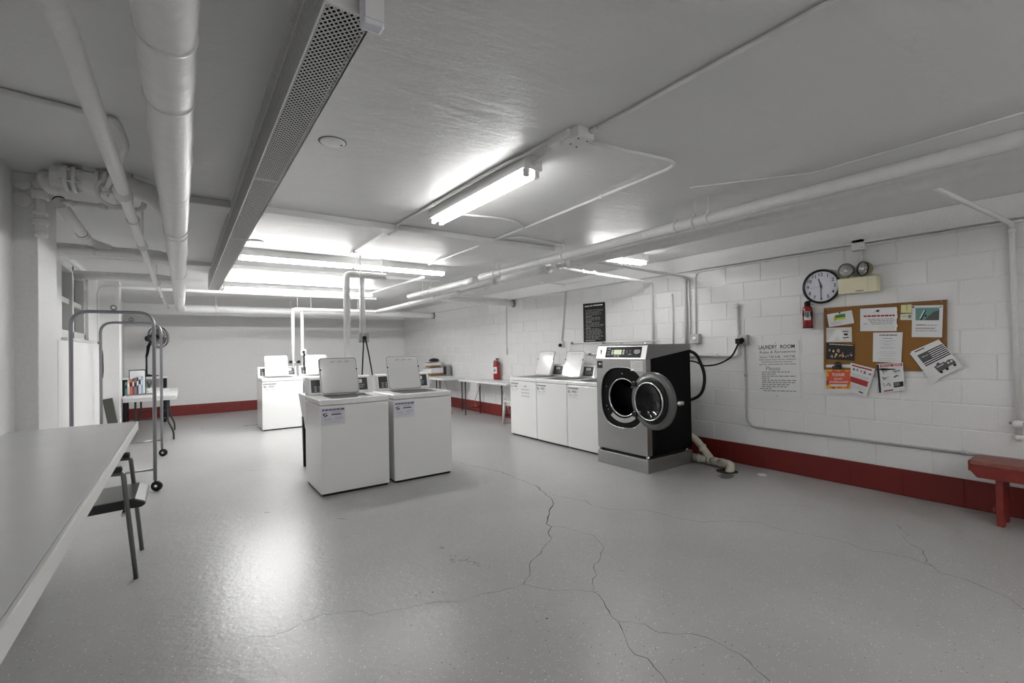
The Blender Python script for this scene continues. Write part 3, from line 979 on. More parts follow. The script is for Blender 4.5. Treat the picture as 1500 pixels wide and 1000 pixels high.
lb = thing('folded_board', 'dark narrow folded board with white edge leaning by the far left pilaster', 'board', (-.775, 8.96, 0))
M = Matrix.Rotation(math.radians(-9), 4, 'Y')
MB().box(-.055, .055, -.03, .03, .0, .76).xf(M).obj('panel', mat('dark_olive_board', (0.06, 0.062, 0.05, 1), 0.5), lb)
MB().box(-.063, -.055, -.034, .034, .0, .77).box(-.055, .06, -.034, .034, .76, .77).xf(M).obj('edge_trim', LAMEDGE, lb)

# ------------------------------------------------------------------ far right corner: boxes, chair, extinguisher
CARD = mat('brown_cardboard', rgb(150, 120, 80), 0.75, var=0.1, scale=12)


def carton(label, loc, w, d, h, flaps=True):
    t = thing('cardboard_box', label, 'box', loc, .08, 'boxes on the corner table')
    b = MB()
    b.box(-w / 2, w / 2, -d / 2, -d / 2 + .006, 0, h).box(-w / 2, w / 2, d / 2 - .006, d / 2, 0, h).box(-w / 2, -w / 2 + .006, -d / 2, d / 2, 0, h).box(w / 2 - .006, w / 2, -d / 2, d / 2, 0, h).box(-w / 2, w / 2, -d / 2, d / 2, 0, .006)
    b.obj('walls', CARD, t)
    MB().box(-w / 2 - .001, w / 2 + .001, -d / 2 - .001, d / 2 + .001, h * .35, h).obj('white_wrap', PAPER, t)
    if flaps:
        MB().obox((-.02, 0, h + .01), (w / 2, 0, .012), (0, d / 2, 0), (0, 0, .003)).obj('flap', CARD, t)
    return t


carton('white-banded cardboard carton on the corner table', (4.95, 10.3, .74), .40, .34, .19)
carton('small open cardboard carton on top of the banded carton', (4.90, 10.3, .955), .26, .26, .10)
bg = MB()
bg.lathe([(0, 0), (.10, .005), (.13, .03), (.09, .06), (.03, .075), (0, .078)], (4.94, 10.32, 1.08), n=14)
tag(bg.obj('cloth_cap', BLACKP), 'dark cloth cap lying on the small carton', 'cap')
dv = thing('speaker', 'small dark grey box standing behind the cartons', 'box', (5.10, 9.98, .74))
MB().box(-.05, .05, -.10, .10, 0, .26).obj('body', GREYP, dv, bevel=.01)
MB().box(-.052, -.05, -.07, .07, .03, .22).obj('front', INK, dv)

pc = thing('plastic_chair', 'white plastic chair half hidden behind the wall-row washers', 'chair', (4.97, 6.90, 0), PI)
PLC = mat('ivory_plastic', (0.74, 0.735, 0.69, 1), 0.4)
for sx in (-1, 1):
    MB().tube([(sx * .20, -.19, .40), (sx * .22, -.21, 0)], [.03, .022], 8).obj('leg', PLC, pc)
    MB().tube([(sx * .19, .19, .70), (sx * .19, .17, .40), (sx * .22, .22, 0)], [.024, .03, .022], 8).obj('leg', PLC, pc)
MB().prism(rrect(.44, .42, .06), 2, .39, .425).obj('seat', PLC, pc, bevel=.01)
br_ = MB()
br_.prism(rrect(.42, .12, .04, cx=0, cy=.65), 1, .175, .20)
br_.obj('backrest', PLC, pc, bevel=.008)
for x in (-.1, 0, .1):
    MB().box(x - .025, x + .025, .18, .195, .42, .62).obj('slat', PLC, pc)

REDE = mat('red_extinguisher_paint', rgb(150, 22, 22), 0.25, coat=0.4)


def extinguisher(name, label, c, s, black_base=False):
    t = thing(name, label, 'extinguisher', c)
    MB().lathe([(0, 0), (.068 * s, 0), (.072 * s, .012 * s), (.072 * s, .30 * s), (.06 * s, .345 * s), (.03 * s, .37 * s), (.025 * s, .385 * s), (0, .385 * s)], n=24).obj('cylinder', REDE, t)
    MB().lathe([(0, .385 * s), (.022 * s, .385 * s), (.022 * s, .42 * s), (0, .42 * s)], n=14).obj('valve', BLACKP if black_base else CHROME, t)
    MB().prism([(-.01 * s, .41 * s), (-.09 * s, .43 * s), (-.09 * s, .445 * s), (.02 * s, .445 * s)], 0, -.012 * s, .012 * s).obj('handle', BLACKP, t)
    MB().prism([(-.01 * s, .405 * s), (-.08 * s, .375 * s), (-.08 * s, .385 * s), (.01 * s, .42 * s)], 0, -.012 * s, .012 * s).obj('lever', BLACKP, t)
    if not black_base:
        MB().tube(fillet([(0, .02 * s, .40 * s), (0, .10 * s, .39 * s), (0, .10 * s, .16 * s)], .05 * s), .010 * s, 8).obj('hose', BLACKP, t)
    lab = MB()
    vs, fs = [], []
    for k in range(9):
        a = math.radians(140 + 80 * k / 8) + .35
        vs += [(.0728 * s * math.cos(a), .0728 * s * math.sin(a), z * s) for z in (.13, .27)]
        if k:
            fs.append((2 * k - 2, 2 * k, 2 * k + 1, 2 * k - 1))
    lab.add(vs, fs)
    lb_ = lab.obj('label', PAPER2, t)
    vs, fs = [], []
    for k in range(4):
        a = math.radians(160 + 40 * k / 3) + .35
        vs += [(.0733 * s * math.cos(a), .0733 * s * math.sin(a), z * s) for z in (.17, .22)]
        if k:
            fs.append((2 * k - 2, 2 * k, 2 * k + 1, 2 * k - 1))
    MB().add(vs, fs).obj('print', INKG, lb_)
    MB().box(.070 * s, .098 * s, -.02 * s, .02 * s, .2 * s, .36 * s).obj('wall_bracket', BLACKP if black_base else CHROME, t)
    return t


extinguisher('fire_extinguisher', 'red fire extinguisher on the far wall above the folding table', (5.125, 7.87, .745), .95)

# ------------------------------------------------------------------ things on the block wall
NX = (-1, 0, 0)


def wallsheet(name, label, cat, corners, d, m, thick=.0015, group=None):
    s = Sheet(name, m, [px(x, y, 0, XR - d) for x, y in corners], NX, thick)
    tag(s.o, label, cat, group)
    return s


# laundry room sign
sg = wallsheet('rules_sign', 'white laundry room rules sign with black lettering on block wall', 'sign', [(1108.5, 501), (1169.5, 497.5), (1173.5, 584.5), (1109.5, 582)], .012, mat('sign_white', (0.82, 0.82, 0.81, 1), 0.5), .012)
sg.text([('LAUNDRY', .05, .065, .50, .135), ('ROOM', .58, .07, .91, .135)], INK)
sg.text([('Rules & Regulations', .07, .165, .93, .225)], INKG, slant=.15)
sg.text([('Hours: 7:00 A.M. - 9:00 P.M.', .07, .255, .92, .295), ('Not more than three washing', .06, .305, .93, .345), ('machines and two dryers', .11, .347, .85, .383), ('can be operated at one time', .05, .388, .92, .425)], INKG)
sg.text([('Please', .22, .44, .56, .515)], INKL, slant=.1)
sg.rects([(.06, .147, .93, .150), (.04, .238, .93, .241)], INKG, 'rule_line')
ln = []
for k, (u0, u1) in enumerate(((.12, .78), (.12, .45), (.12, .92), (.12, .3), (.12, .92), (.12, .9), (.12, .78), (.12, .7), (.07, .35), (.15, .92))):
    t0 = .535 + .0365 * k
    u = u0
    while u < u1:
        w_ = random.uniform(.05, .12)
        ln.append((u, t0, min(u + w_, u1), t0 + .014))
        u += w_ + .02
sg.rects(ln, INKG, 'small_print')
for t in (.03, .955):
    MB().lathe([(0, 0), (.005, 0), (.004, .004), (0, .005)], sg.at(.47, t), NX, 8).obj('screw', INK, sg.o, world=True)

# black poster
bp_ = wallsheet('poster', 'tall black poster of white text on the wall above the row of washers', 'poster', [(854, 445), (886, 442), (887, 501), (855, 502)], .006, mat('poster_black', (0.008, 0.008, 0.008, 1), 0.5, spec=0.15), .004)
bp_.rects([(.08, .06, .30, .085), (.33, .055, .45, .08), (.48, .05, .9, .075)], WHITEINK, 'heading')
ln = []
for k in range(24):
    t0 = .17 + .032 * k
    if k in (5, 9, 14):
        ln.append((.12, t0, .12 + random.uniform(.15, .3), t0 + .012))
        continue
    u = .1 + (.03 if k % 3 else 0)
    end = random.uniform(.72, .93)
    while u < end:
        w_ = random.uniform(.06, .16)
        ln.append((u, t0, min(u + w_, end), t0 + .009))
        u += w_ + .03
ln.append((.08, .94, .55, .955))
bp_.rects(ln, INKL, 'small_print')

# wall clock
CKY, CKZ, CKR = 2.058, 1.925, .170
ck = thing('wall_clock', 'round wall clock with black rim and white dial at half past eleven', 'clock', (XR - .001, CKY, CKZ - CKR))
cc = Vector((0, 0, CKR))
MB().lathe([(0, 0), (CKR * .97, 0), (CKR, .012), (CKR, .03), (CKR * .96, .042), (CKR * .90, .040), (CKR * .87, .022), (0, .022)], cc, NX, 64).obj('case', mat('gloss_black', (0.012, 0.012, 0.012, 1), 0.25), ck)
MB().lathe([(0, .0225), (CKR * .88, .0225)], cc, NX, 48).obj('dial', mat('clock_dial', (0.72, 0.72, 0.80, 1), 0.5), ck)
dg = MB()
for h in range(1, 13):
    vs_, fs_ = text_geo(str(h))
    a = PI / 2 - h * PI / 6
    cyy, czz = -CKR * .70 * math.cos(a), CKR * .70 * math.sin(a)
    w_ = .034 * _AS[str(h)]
    dg.add([cc + Vector((-.0235, cyy - (x - .5) * w_, czz + (y - .5) * .034)) for x, y in vs_], fs_)
dg.obj('numerals', INK, ck)


def hand(angle_h, l, w, tail, z, name):
    a = PI / 2 - angle_h
    d = Vector((0, -math.cos(a), math.sin(a)))
    s_ = Vector((0, d.z, -d.y))
    p = [cc + d * -tail + s_ * w, cc + d * l * .85 + s_ * w, cc + d * l, cc + d * l * .85 - s_ * w, cc + d * -tail - s_ * w]
    vs_ = [q + Vector((-z, 0, 0)) for q in p] + [q + Vector((-z - .0015, 0, 0)) for q in p]
    MB().add(vs_, [(0, 1, 2, 3, 4), (9, 8, 7, 6, 5)] + [(i, (i + 1) % 5, 5 + (i + 1) % 5, 5 + i) for i in range(5)]).obj(name, INK, ck)


hand(math.radians(-15), .088, .0035, .02, .026, 'hour_hand')
hand(math.radians(180), .125, .003, .03, .029, 'minute_hand')
hand(math.radians(262), .10, .0006, .02, .031, 'second_hand')
MB().lathe([(0, .036), (.007, .034), (.007, .022)], cc, NX, 12).obj('centre_pin', INK, ck)

# emergency light
el = thing('emergency_light', 'beige twin-head emergency light between clock and corkboard', 'light', (XR - .001, 1.735, 1.825))
BEI = mat('aged_beige_plastic', rgb(226, 219, 188), 0.4)
MB().box(-.085, 0, -.155, .155, 0, .145).obj('battery_box', BEI, el, bevel=.006)
MB().box(-.0865, -.085, -.085, -.0835, .005, .14).obj('seam', INKL, el)
MB().box(-.0875, -.085, -.05, .01, .012, .022).obj('name_plate', GREYP, el)
for yy, ax in ((.085, (-1, .02, .05)), (-.06, (-.85, .55, 0))):
    h_ = Vector((-.055, yy, .218))
    ax = Vector(ax).normalized()
    MB().tube([(-.045, yy, .14), (-.045, yy, .175)], .014, 10).obj('swivel', BEI, el)
    hd = MB().lathe([(0, -.055), (.038, -.045), (.058, -.015), (.064, .02), (.064, .028), (.056, .03)], h_, ax, 28).obj('lamp_head', mat('olive_beige', rgb(150, 140, 105), 0.45), el)
    MB().lathe([(.056, .026), (.067, .031), (.066, .018)], h_, ax, 28).obj('rim', BLACKP, hd)
    MB().lathe([(.056, .024), (.034, .012), (.012, .0), (0, -.002)], h_, ax, 24).obj('reflector', CHROME, hd)
    MB().lathe([(.056, .026), (.034, .032), (0, .034)], h_, ax, 24).obj('lens', mat('clear_lens', (0.9, 0.9, 0.9, 1), 0.08, trans=0.9), hd)

# small wall extinguisher
ex2 = extinguisher('fire_extinguisher', 'small red and black extinguisher hanging just under the wall clock', (XR - .055, 2.175, 1.515), .62, True)
MB().lathe([(.0455, .12), (.0455, .165)], (0, 0, 0), n=20).obj('black_band', BLACKP, ex2)
MB().lathe([(.0452, .0), (.0455, .012)], (0, 0, 0), n=20).obj('base_ring', BLACKP, ex2)
MB().lathe([(.0, .27), (.026, .265), (.028, .20), (.034, .19), (.034, .182)], (0, 0, 0), n=20).obj('black_head', BLACKP, ex2)

# corkboard
CORK = mat('cork', rgb(150, 106, 52), 0.85, bump=0.4, scale=160, var=0.18)
CFR = mat('oak_frame', rgb(132, 92, 46), 0.5, var=0.15, scale=14)
cb = Sheet('corkboard', CORK, [px(x, y, 0, XR - .014) for x, y in ((1207, 451), (1387, 438.5), (1387, 544), (1207, 541))], NX, .013)
tag(cb.o, 'framed corkboard crowded with flyers on the block wall', 'board')
for (u0, t0, u1, t1) in ((0, 0, 1, .035), (0, .965, 1, 1), (0, .035, .022, .965), (.978, .035, 1, .965)):
    fb_ = MB()
    fb_.add([cb.at(u0, t0, e) for e in (0, .008)] + [cb.at(u1, t0, e) for e in (0, .008)] + [cb.at(u1, t1, e) for e in (0, .008)] + [cb.at(u0, t1, e) for e in (0, .008)],
            [(0, 2, 4, 6), (1, 3, 5, 7), (0, 1, 3, 2), (2, 3, 5, 4), (4, 5, 7, 6), (6, 7, 1, 0)])
    fb_.obj('frame_rail', CFR, cb.o, world=True, bevel=.002)
for u, t in ((.035, .018), (.5, .98), (.97, .98), (.965, .02)):
    MB().lathe([(0, 0), (.006, 0), (.005, .003), (0, .004)], cb.at(u, t, .008), NX, 8).obj('screw', CHROME, cb.o, world=True)
CD = .016


def cork(name, label, cat, corners, d, m):
    return wallsheet(name, label, cat, corners, CD + d, m, .0012, 'papers pinned on the corkboard')


def pin(s, u, t, m, r=.006):
    MB().lathe([(0, 0), (r, 0), (r, .004), (r * .5, .006), (r * .5, .012), (r, .014), (0, .015)], s.at(u, t), NX, 10).obj('push_pin', m, s.o, world=True)


def lines(s, rows, m, seed=0, h=.018, name='small_print'):
    rnd = random.Random(seed)
    out = []
    for u0, u1, t in rows:
        u = u0
        while u < u1 - .01:
            w_ = rnd.uniform(.05, .14)
            out.append((u, t, min(u + w_, u1), t + h))
            u += w_ + .015
    return s.rects(out, m, name)


GREENI = mat('green_print', rgb(60, 140, 60), 0.6)
YELL = mat('yellow_print', rgb(220, 215, 90), 0.6)
s = cork('business_card', 'white card with green and yellow logo tilted at corkboard top left', 'card', [(1211, 460.5), (1247.5, 454), (1251.5, 473), (1214.5, 479)], .002, PAPER)
s.rects([(.24, .25, .70, .60)], YELL, 'logo')
s.rects([(.32, .17, .72, .42)], GREENI, 'logo')
s.poly([[(.26, .6), (.31, .42), (.34, .46)]], INK, 'logo')
lines(s, [(.12, .6, .68), (.12, .5, .76), (.12, .55, .84)], INKL, 1, .03)
pin(s, .53, .06, INK)
s = cork('envelope', 'white envelope with a pale mountain drawing below the logo card', 'envelope', [(1210, 480), (1247.5, 479), (1248, 500.5), (1210, 501)], .002, PAPER2)
s.poly([[(.05, .95), (.42, .15), (.55, .15), (.95, .95), (.72, .75), (.6, .95), (.45, .6), (.3, .9)]], WHITEINK, 'mountain')
lines(s, [(.06, .35, .12), (.06, .3, .22), (.06, .25, .32)], INKL, 2, .03)
s.rects([(.66, .25, .88, .31), (.7, .42, .85, .55), (.66, .68, .88, .74)], INK, 'bold_print')
s = cork('flyer', 'dark flyer of a crowd in costume on the corkboard left', 'flyer', [(1211, 502), (1252, 504), (1251, 528), (1210.5, 526)], .002, mat('flyer_black', (0.015, 0.013, 0.013, 1), 0.4))
rnd = random.Random(5)
for nm, cl, k in (('cream', (210, 200, 180), 9), ('ochre', (190, 150, 40), 5), ('rose', (190, 100, 90), 5), ('grey', (140, 140, 145), 7)):
    ps = []
    for q in range(k):
        u, t, r = rnd.uniform(.06, .94), rnd.uniform(.35, .88), rnd.uniform(.02, .05)
        ps.append([(u + r * math.cos(w) * rnd.uniform(.6, 1.1), t + 1.7 * r * math.sin(w) * rnd.uniform(.7, 1.3)) for w in [2 * PI * z / 7 for z in range(7)]])
    s.poly(ps, mat('flyer_' + nm, rgb(*cl), 0.5), 'figures')
lines(s, [(.1, .95, .05)], WHITEINK, 3, .04, 'heading')

ORG = mat('orange_print', rgb(215, 90, 60), 0.5)
AMB = mat('amber_print', rgb(228, 175, 40), 0.5)
MAR = mat('maroon_print', rgb(140, 60, 45), 0.5)
s = cork('notice', 'orange and yellow notice headed PLEASE hanging off the corkboard bottom', 'notice', [(1210, 534), (1248, 533.5), (1245.5, 576), (1210.5, 575.5)], .004, PAPER)
s.rects([(.0, .17, 1, .85)], AMB, 'background')
s.poly([[(.05, .62), (.0, .45), (.12, .36), (.02, .22), (.2, .25), (.28, .17), (.5, .25), (.7, .17), (.8, .25), (1, .2), (.93, .36), (1, .5), (.95, .7), (.9, .82), (.7, .76), (.55, .84), (.4, .75), (.22, .84), (.18, .72)]], ORG, 'background')
s.poly([[(.0, .58), (.12, .52), (.1, .7), (.0, .74)], [(.22, .84), (.4, .77), (.36, .84)]], MAR, 'background')
s.text([('PLEASE', .26, .30, .74, .40), ('DO NOT', .34, .47, .66, .53), ('OVERLOAD', .12, .575, .9, .635)], WHITEINK)
s.rects([(.18, .69, .86, .76)], WHITEINK, 'caption_band')
lines(s, [(.2, .84, .715)], INKL, 4, .015)
clip = thing('binder_clip', 'dark grey magnetic clip holding the orange notice', 'clip', px(1226, 538, 0, XR - CD - .008))
MB().box(-.02, 0, -.03, .035, -.012, .016).obj('jaw', DARKG, clip, bevel=.004)
MB().lathe([(0, 0), (.022, 0), (.026, .008), (.016, .02), (0, .022)], (-.015, -.01, .03), (-1, -.2, .3), 14).obj('grip', DARKG, clip)
MB().tube([(-.01, -.03, -.005), (-.025, -.045, .02), (-.02, -.03, .045)], .007, 8).obj('lever', DARKG, clip)

s = cork('leaflet', 'tilted white leaflet with a red band hanging beside the orange notice', 'leaflet', [(1246, 531), (1282, 540), (1269, 582), (1246, 573)], .006, PAPER)
s.rects([(.06, .05, .9, .10)], RED, 'heading')
s.rects([(.10, .16, .2, .24), (.27, .15, .34, .23), (.44, .17, .5, .24), (.58, .16, .68, .26), (.8, .19, .92, .25)], INKG, 'icons')
s.rects([(.0, .47, .88, .66)], RED, 'red_band')
lines(s, [(.05, .85, .34), (.05, .9, .38), (.05, .8, .42), (.05, .8, .72), (.05, .85, .765), (.05, .7, .81)], INKL, 6, .012)
s.rects([(.5, .88, .75, .92)], INK, 'bold_print')

s = cork('recycling_guide', 'white recycling guide with small pictures hanging at corkboard bottom centre', 'notice', [(1284, 533), (1322.5, 530.5), (1325, 571), (1288, 577)], .006, PAPER)
s.rects([(.0, .02, .09, .96)], INK, 'side_band')
s.rects([(.14, .03, .97, .12)], RED, 'heading_band')
s.text([('RECYCLE', .19, .045, .55, .105), ('GUIDE', .62, .045, .92, .105)], WHITEINK)
ic = []
rnd = random.Random(8)
for cy_ in (.25, .46, .70):
    for cx_ in (.30, .72):
        if cy_ > .6 and cx_ > .5:
            continue
        for q in range(6):
            u, t = cx_ + rnd.uniform(-.12, .12), cy_ + rnd.uniform(-.05, .05)
            ic.append((u, t, u + rnd.uniform(.03, .08), t + rnd.uniform(.03, .07)))
s.rects(ic, INKG, 'pictures')
s.rects([(.6, .68, .97, .86)], INK, 'caption_box')
lines(s, [(.63, .83, .71), (.63, .85, .75), (.63, .82, .79)], INKL, 9, .02)
s.rects([(.2, .91, .57, .95)], RED, 'footer')
lines(s, [(.14, .95, .15), (.14, .95, .36), (.14, .58, .58)], INKL, 10, .008)

s = cork('torn_notice', 'torn white notice with red heading under clear tape at corkboard top centre', 'notice', [(1260, 452), (1313.5, 449.5), (1313.5, 484.5), (1260, 485)], .002, PAPER)
lines(s, [(.1, .95, .31)], RED, 11, .07, 'heading')
lines(s, [(.22, .93, .47), (.24, .95, .54), (.28, .9, .61), (.1, .22, .67), (.32, .9, .68)], INKG, 12, .025)
s.rects([(.5, .76, .95, .95)], PAPER2, 'tape_patch')
sl = MB()
rnd = random.Random(3)
ps = [(1.0 + rnd.uniform(-.01, .05), k / 9) for k in range(10)]
sl.add([s.at(.955, k / 9, .003) for k in range(10)] + [s.at(u, t, .004 + .004 * (i % 2)) for i, (u, t) in enumerate(ps)], [(k, k + 1, 11 + k, 10 + k) for k in range(9)])
sl.obj('torn_plastic_edge', mat('clear_plastic_sleeve', (0.85, 0.85, 0.87, 1), 0.1), s.o, world=True)
pin(s, .50, .13, INK, .010)
MB().obox(s.at(.40, .12, .008), (0, -.022, .012), (0, .004, .006), (-.003, 0, 0)).obj('white_tag', WHITEINK, s.o, world=True)

s = cork('text_sheet', 'plain white typed sheet pinned at the corkboard centre', 'notice', [(1279, 487), (1322.5, 486.5), (1320, 531.5), (1278.5, 529.5)], .004, PAPER)
lines(s, [(.22, .82, .075)], INK, 13, .03, 'heading')
lines(s, [(.33, .68, .19)], INKG, 14, .02, 'heading')
lines(s, [(.24, .77, .27), (.36, .66, .31), (.27, .74, .38), (.38, .62, .42), (.24, .78, .49), (.3, .7, .53), (.26, .76, .64), (.2, .82, .70), (.28, .72, .77), (.2, .8, .87), (.2, .85, .93)], INKL, 15, .012)

s = cork('sticky_note', 'small yellow sticky note at the top of the corkboard', 'note', [(1320, 444.8), (1335.5, 444), (1335.5, 458), (1319.5, 458)], .002, mat('pale_yellow_note', rgb(222, 220, 165), 0.7))
s.poly([[(.52, .12), (.56, .12), (.6, .5), (.56, .78), (.53, .78), (.55, .5)]], GREENI, 'handwriting')
s = cork('small_card', 'small pale card with a round logo below the yellow note', 'card', [(1319, 460), (1335.5, 459), (1335.5, 468.5), (1318.5, 468.5)], .002, mat('pale_green_card', rgb(215, 220, 200), 0.7))
s.poly([[(.82 + .13 * math.cos(2 * PI * k / 12), .45 + .3 * math.sin(2 * PI * k / 12)) for k in range(12)]], INKG, 'logo')
lines(s, [(.15, .55, .35)], INKG, 17, .08)

s = cork('picture_notice', 'white notice with a teal rocky picture at corkboard top right', 'notice', [(1336, 447.5), (1381.5, 446.5), (1380, 494), (1335.5, 493.5)], .004, PAPER)
s.rects([(.12, .075, .89, .47)], mat('teal_print', rgb(105, 150, 145), 0.5), 'picture')
s.poly([[(.42, .47), (.55, .33), (.72, .2), (.89, .16), (.89, .47)]], mat('rock_print', rgb(85, 85, 80), 0.5), 'picture')
s.poly([[(.28, .42), (.44, .15), (.47, .17), (.33, .46), (.27, .46)], [(.4, .3), (.5, .3), (.47, .38)]], INK, 'picture')
s.poly([[(.25, .42), (.40, .14), (.43, .16), (.29, .42)]], WHITEINK, 'picture')
lines(s, [(.13, .85, .615), (.13, .8, .70), (.13, .83, .79)], INKG, 18, .018)
lines(s, [(.15, .45, .60), (.13, .75, .73)], RED, 19, .012)
pin(s, .05, .05, INK)
pin(s, .94, .05, CHROME)

for k, (dx, dy, dd) in enumerate(((-1.5, 2.5, .006), (0, 0, .010))):
    s = cork('truck_flyer', ['grey flyer sheet peeking out behind the flag flyer', 'tilted black and white flyer with flag and truck at corkboard right'][k], 'flyer', [(1334 + dx, 515 + dy), (1375 + dx, 497 + dy), (1410 + dx, 535 + dy), (1367.5 + dx, 558.5 + dy)], dd, PAPER)
    if k:
        FG = mat('flag_grey', (0.10, 0.10, 0.105, 1), 0.6)
        s.rects([(.10, .04, .45, .07)], INK, 'heading')
        s.rects([(.10, .17, .98, .57)], WHITEINK, 'flag_stripes')
        s.rects([(.44 if q < 4 else .1, .17 + .058 * q, .98, .17 + .058 * q + .035) for q in range(7)], INK, 'flag_stripes')
        s.rects([(.10, .17, .46, .42)], FG, 'flag_canton')
        lines(s, [(.18, .4, .27), (.14, .5, .50)], WHITEINK, 20, .015)
        s.poly([[(.30, .66), (.32, .86), (.66, .86), (.66, .66)], [(.66, .70), (.78, .66), (.9, .7), (.92, .84), (.66, .84)], [(.40, .62), (.5, .6), (.52, .66), (.40, .66)]], FG, 'truck')
        s.poly([[(cx_ + .05 * math.cos(2 * PI * z / 10), .88 + .04 * math.sin(2 * PI * z / 10)) for z in range(10)] for cx_ in (.38, .58, .84)], INK, 'truck_wheels')
        s.rects([(.70, .72, .76, .77), (.80, .72, .87, .77), (.36, .70, .6, .72)], WHITEINK, 'truck_windows')

# ------------------------------------------------------------------ red bench
be = thing('wooden_bench', 'worn red-painted wooden bench against the block wall', 'bench', (4.99, .0, 0))
REDB = mat('worn_red_bench_paint', rgb(132, 45, 38), 0.45, bump=0.1, scale=30, var=0.2)
TOPB = mat('worn_bench_top', rgb(150, 92, 80), 0.5, bump=0.1, scale=20, var=0.25)
MB().box(-.145, .145, -1.4, .95, .435, .468).obj('seat_plank', TOPB, be, bevel=.004)
for x in (-.145, .115):
    MB().prism([(-1.4, .434), (.95, .434), (.95, .395), (.91, .345), (-1.4, .345)], 0, x - .006, x + .03).obj('apron', REDB, be, bevel=.003)
MB().box(-.152, .115, .95, .957, .39, .466).obj('end_chip_strip', REDB, be, bevel=.002)
for y in (.80, -1.2):
    MB().prism([(-.11, 0), (-.05, 0), (-.02, .05), (.02, .05), (.05, 0), (.11, 0), (.11, .434), (-.11, .434)], 1, y - .02, y + .02).obj('leg', REDB, be, bevel=.003)
    MB().box(-.10, .10, y + .02, y + .04, .10, .13).obj('cleat', REDB, be, bevel=.002)

# ------------------------------------------------------------------ electrical: boxes, conduits, cords


def box_thing(name, label, cat, c, sx, sy, sz, m=CONDUIT, knock=True, group=None):
    t = thing(name, label, cat, c, 0, group)
    MB().box(-sx / 2, sx / 2, -sy / 2, sy / 2, 0, sz).obj('box', m, t, bevel=.004)
    return t


def run(name, label, pts, r, m=CONDUIT, bend=.05, joints=(), cat='conduit', group=None, n=10, jr=1.35, jl=.04, jm=None):
    """a pipe run: one mesh with its couplings as parts"""
    path = fillet(pts, bend)
    o = tag(MB().tube(path, r, n).obj(name, m), label, cat, group)
    for (p, d) in joints:
        p, d = Vector(p), Vector(d).normalized()
        MB().tube([p - d * jl / 2, p + d * jl / 2], r * jr, n + 2).obj('coupling', jm or m, o, world=True)
    return o


def strap(o, p, n, d, r):
    """two-hole strap over a conduit at p, wall normal n, conduit direction d"""
    p, n, d = Vector(p), Vector(n), Vector(d)
    s_ = n.cross(d)
    MB().obox(p + n * 0, d * .008, s_ * (r * 2.4), n * (r * .5)).obj('strap', CONDUIT, o, world=True)


ZK = ZC - .014
# ceiling junction box and its conduits
jb = thing('junction_box', 'stacked metal junction box on the ceiling near the front light', 'box', (1.665, 1.76, ZC - .055))
MB().box(-.055, .055, -.065, .065, 0, .055).obj('box', CONDUIT, jb, bevel=.003)
MB().box(-.075, .03, -.01, .15, .012, .055).obj('side_box', CONDUIT, jb, bevel=.003)
for x, y in ((-.03, -.04), (.03, .04), (.03, -.04), (-.02, .03)):
    MB().lathe([(0, 0), (.005, 0), (.005, .002), (0, .002)], (x, y, 0), (0, 0, -1), 8).obj('screw', BLACKP, jb)
R_C = .011
run('ceiling_conduit', 'thin conduit from the ceiling junction box towards the top right corner', [(1.70, 1.71, ZK), (1.70, -1.0, ZK)], R_C, joints=[((1.70, 1.67, ZK), (0, 1, 0))], group='ceiling conduits')
run('ceiling_conduit', 'thin conduit looping right from the junction box then running far back', [(1.71, 1.80, ZK), (2.46, 1.70, ZK), (2.55, 3.3, ZK), (2.60, 5.55, ZK)], R_C, bend=.14, joints=[((2.50, 2.4, ZK), (0, 1, 0)), ((2.6, 4.9, ZK), (0, 1, 0))], group='ceiling conduits')
run('ceiling_conduit', 'conduit from the junction box back along the front light to the pipes', [(1.60, 1.88, ZK), (1.56, 2.4, ZK), (1.54, 3.90, ZK), (1.54, 3.925, ZK - .045), (1.54, 4.115, ZK - .045), (1.54, 4.14, ZK), (1.56, 5.40, ZK)], R_C, bend=.03, joints=[((1.548, 3.2, ZK), (0, 1, 0)), ((1.548, 5.2, ZK), (0, 1, 0))], group='ceiling conduits')
run('ceiling_conduit', 'short curved conduit from the junction box into the front light', [(1.63, 1.9, ZK), (1.66, 2.0, ZK - .02), (1.655, 2.13, ZK - .035)], R_C, bend=.05, group='ceiling conduits')
run('ceiling_conduit', 'thin conduit arching from the front light to the long conduit', [(1.70, 3.36, ZK), (2.2, 3.25, ZK), (2.40, 3.3, ZK), (2.55, 3.42, ZK)], R_C * .8, bend=.1, group='ceiling conduits')
run('ceiling_conduit', 'dark thin conduit from the long conduit towards the wall-side pipes', [(2.57, 3.9, ZK), (2.7, 3.72, ZK), (3.32, 3.74, ZK)], R_C * .8, bend=.08, group='ceiling conduits')
run('ceiling_conduit', 'thin line fixed to the ceiling just above the upper wall-side pipe', [(3.34, -.5, ZC - .008), (3.34, 1.35, ZC - .008), (2.90, 1.95, ZC - .008)], .005, bend=.05, group='ceiling conduits')
run('ceiling_conduit', 'conduit across the far left ceiling dropping to the branch valve', [px(-40, 122, 2, ZC - .014), px(0, 133, 2, ZC - .014), px(172, 176, 2, ZC - .014), px(172, 176, 2, ZC - .014) + Vector((.03, .03, -.10)), (-.33, 3.40, 2.31)], .014, bend=.03, group='ceiling conduits')
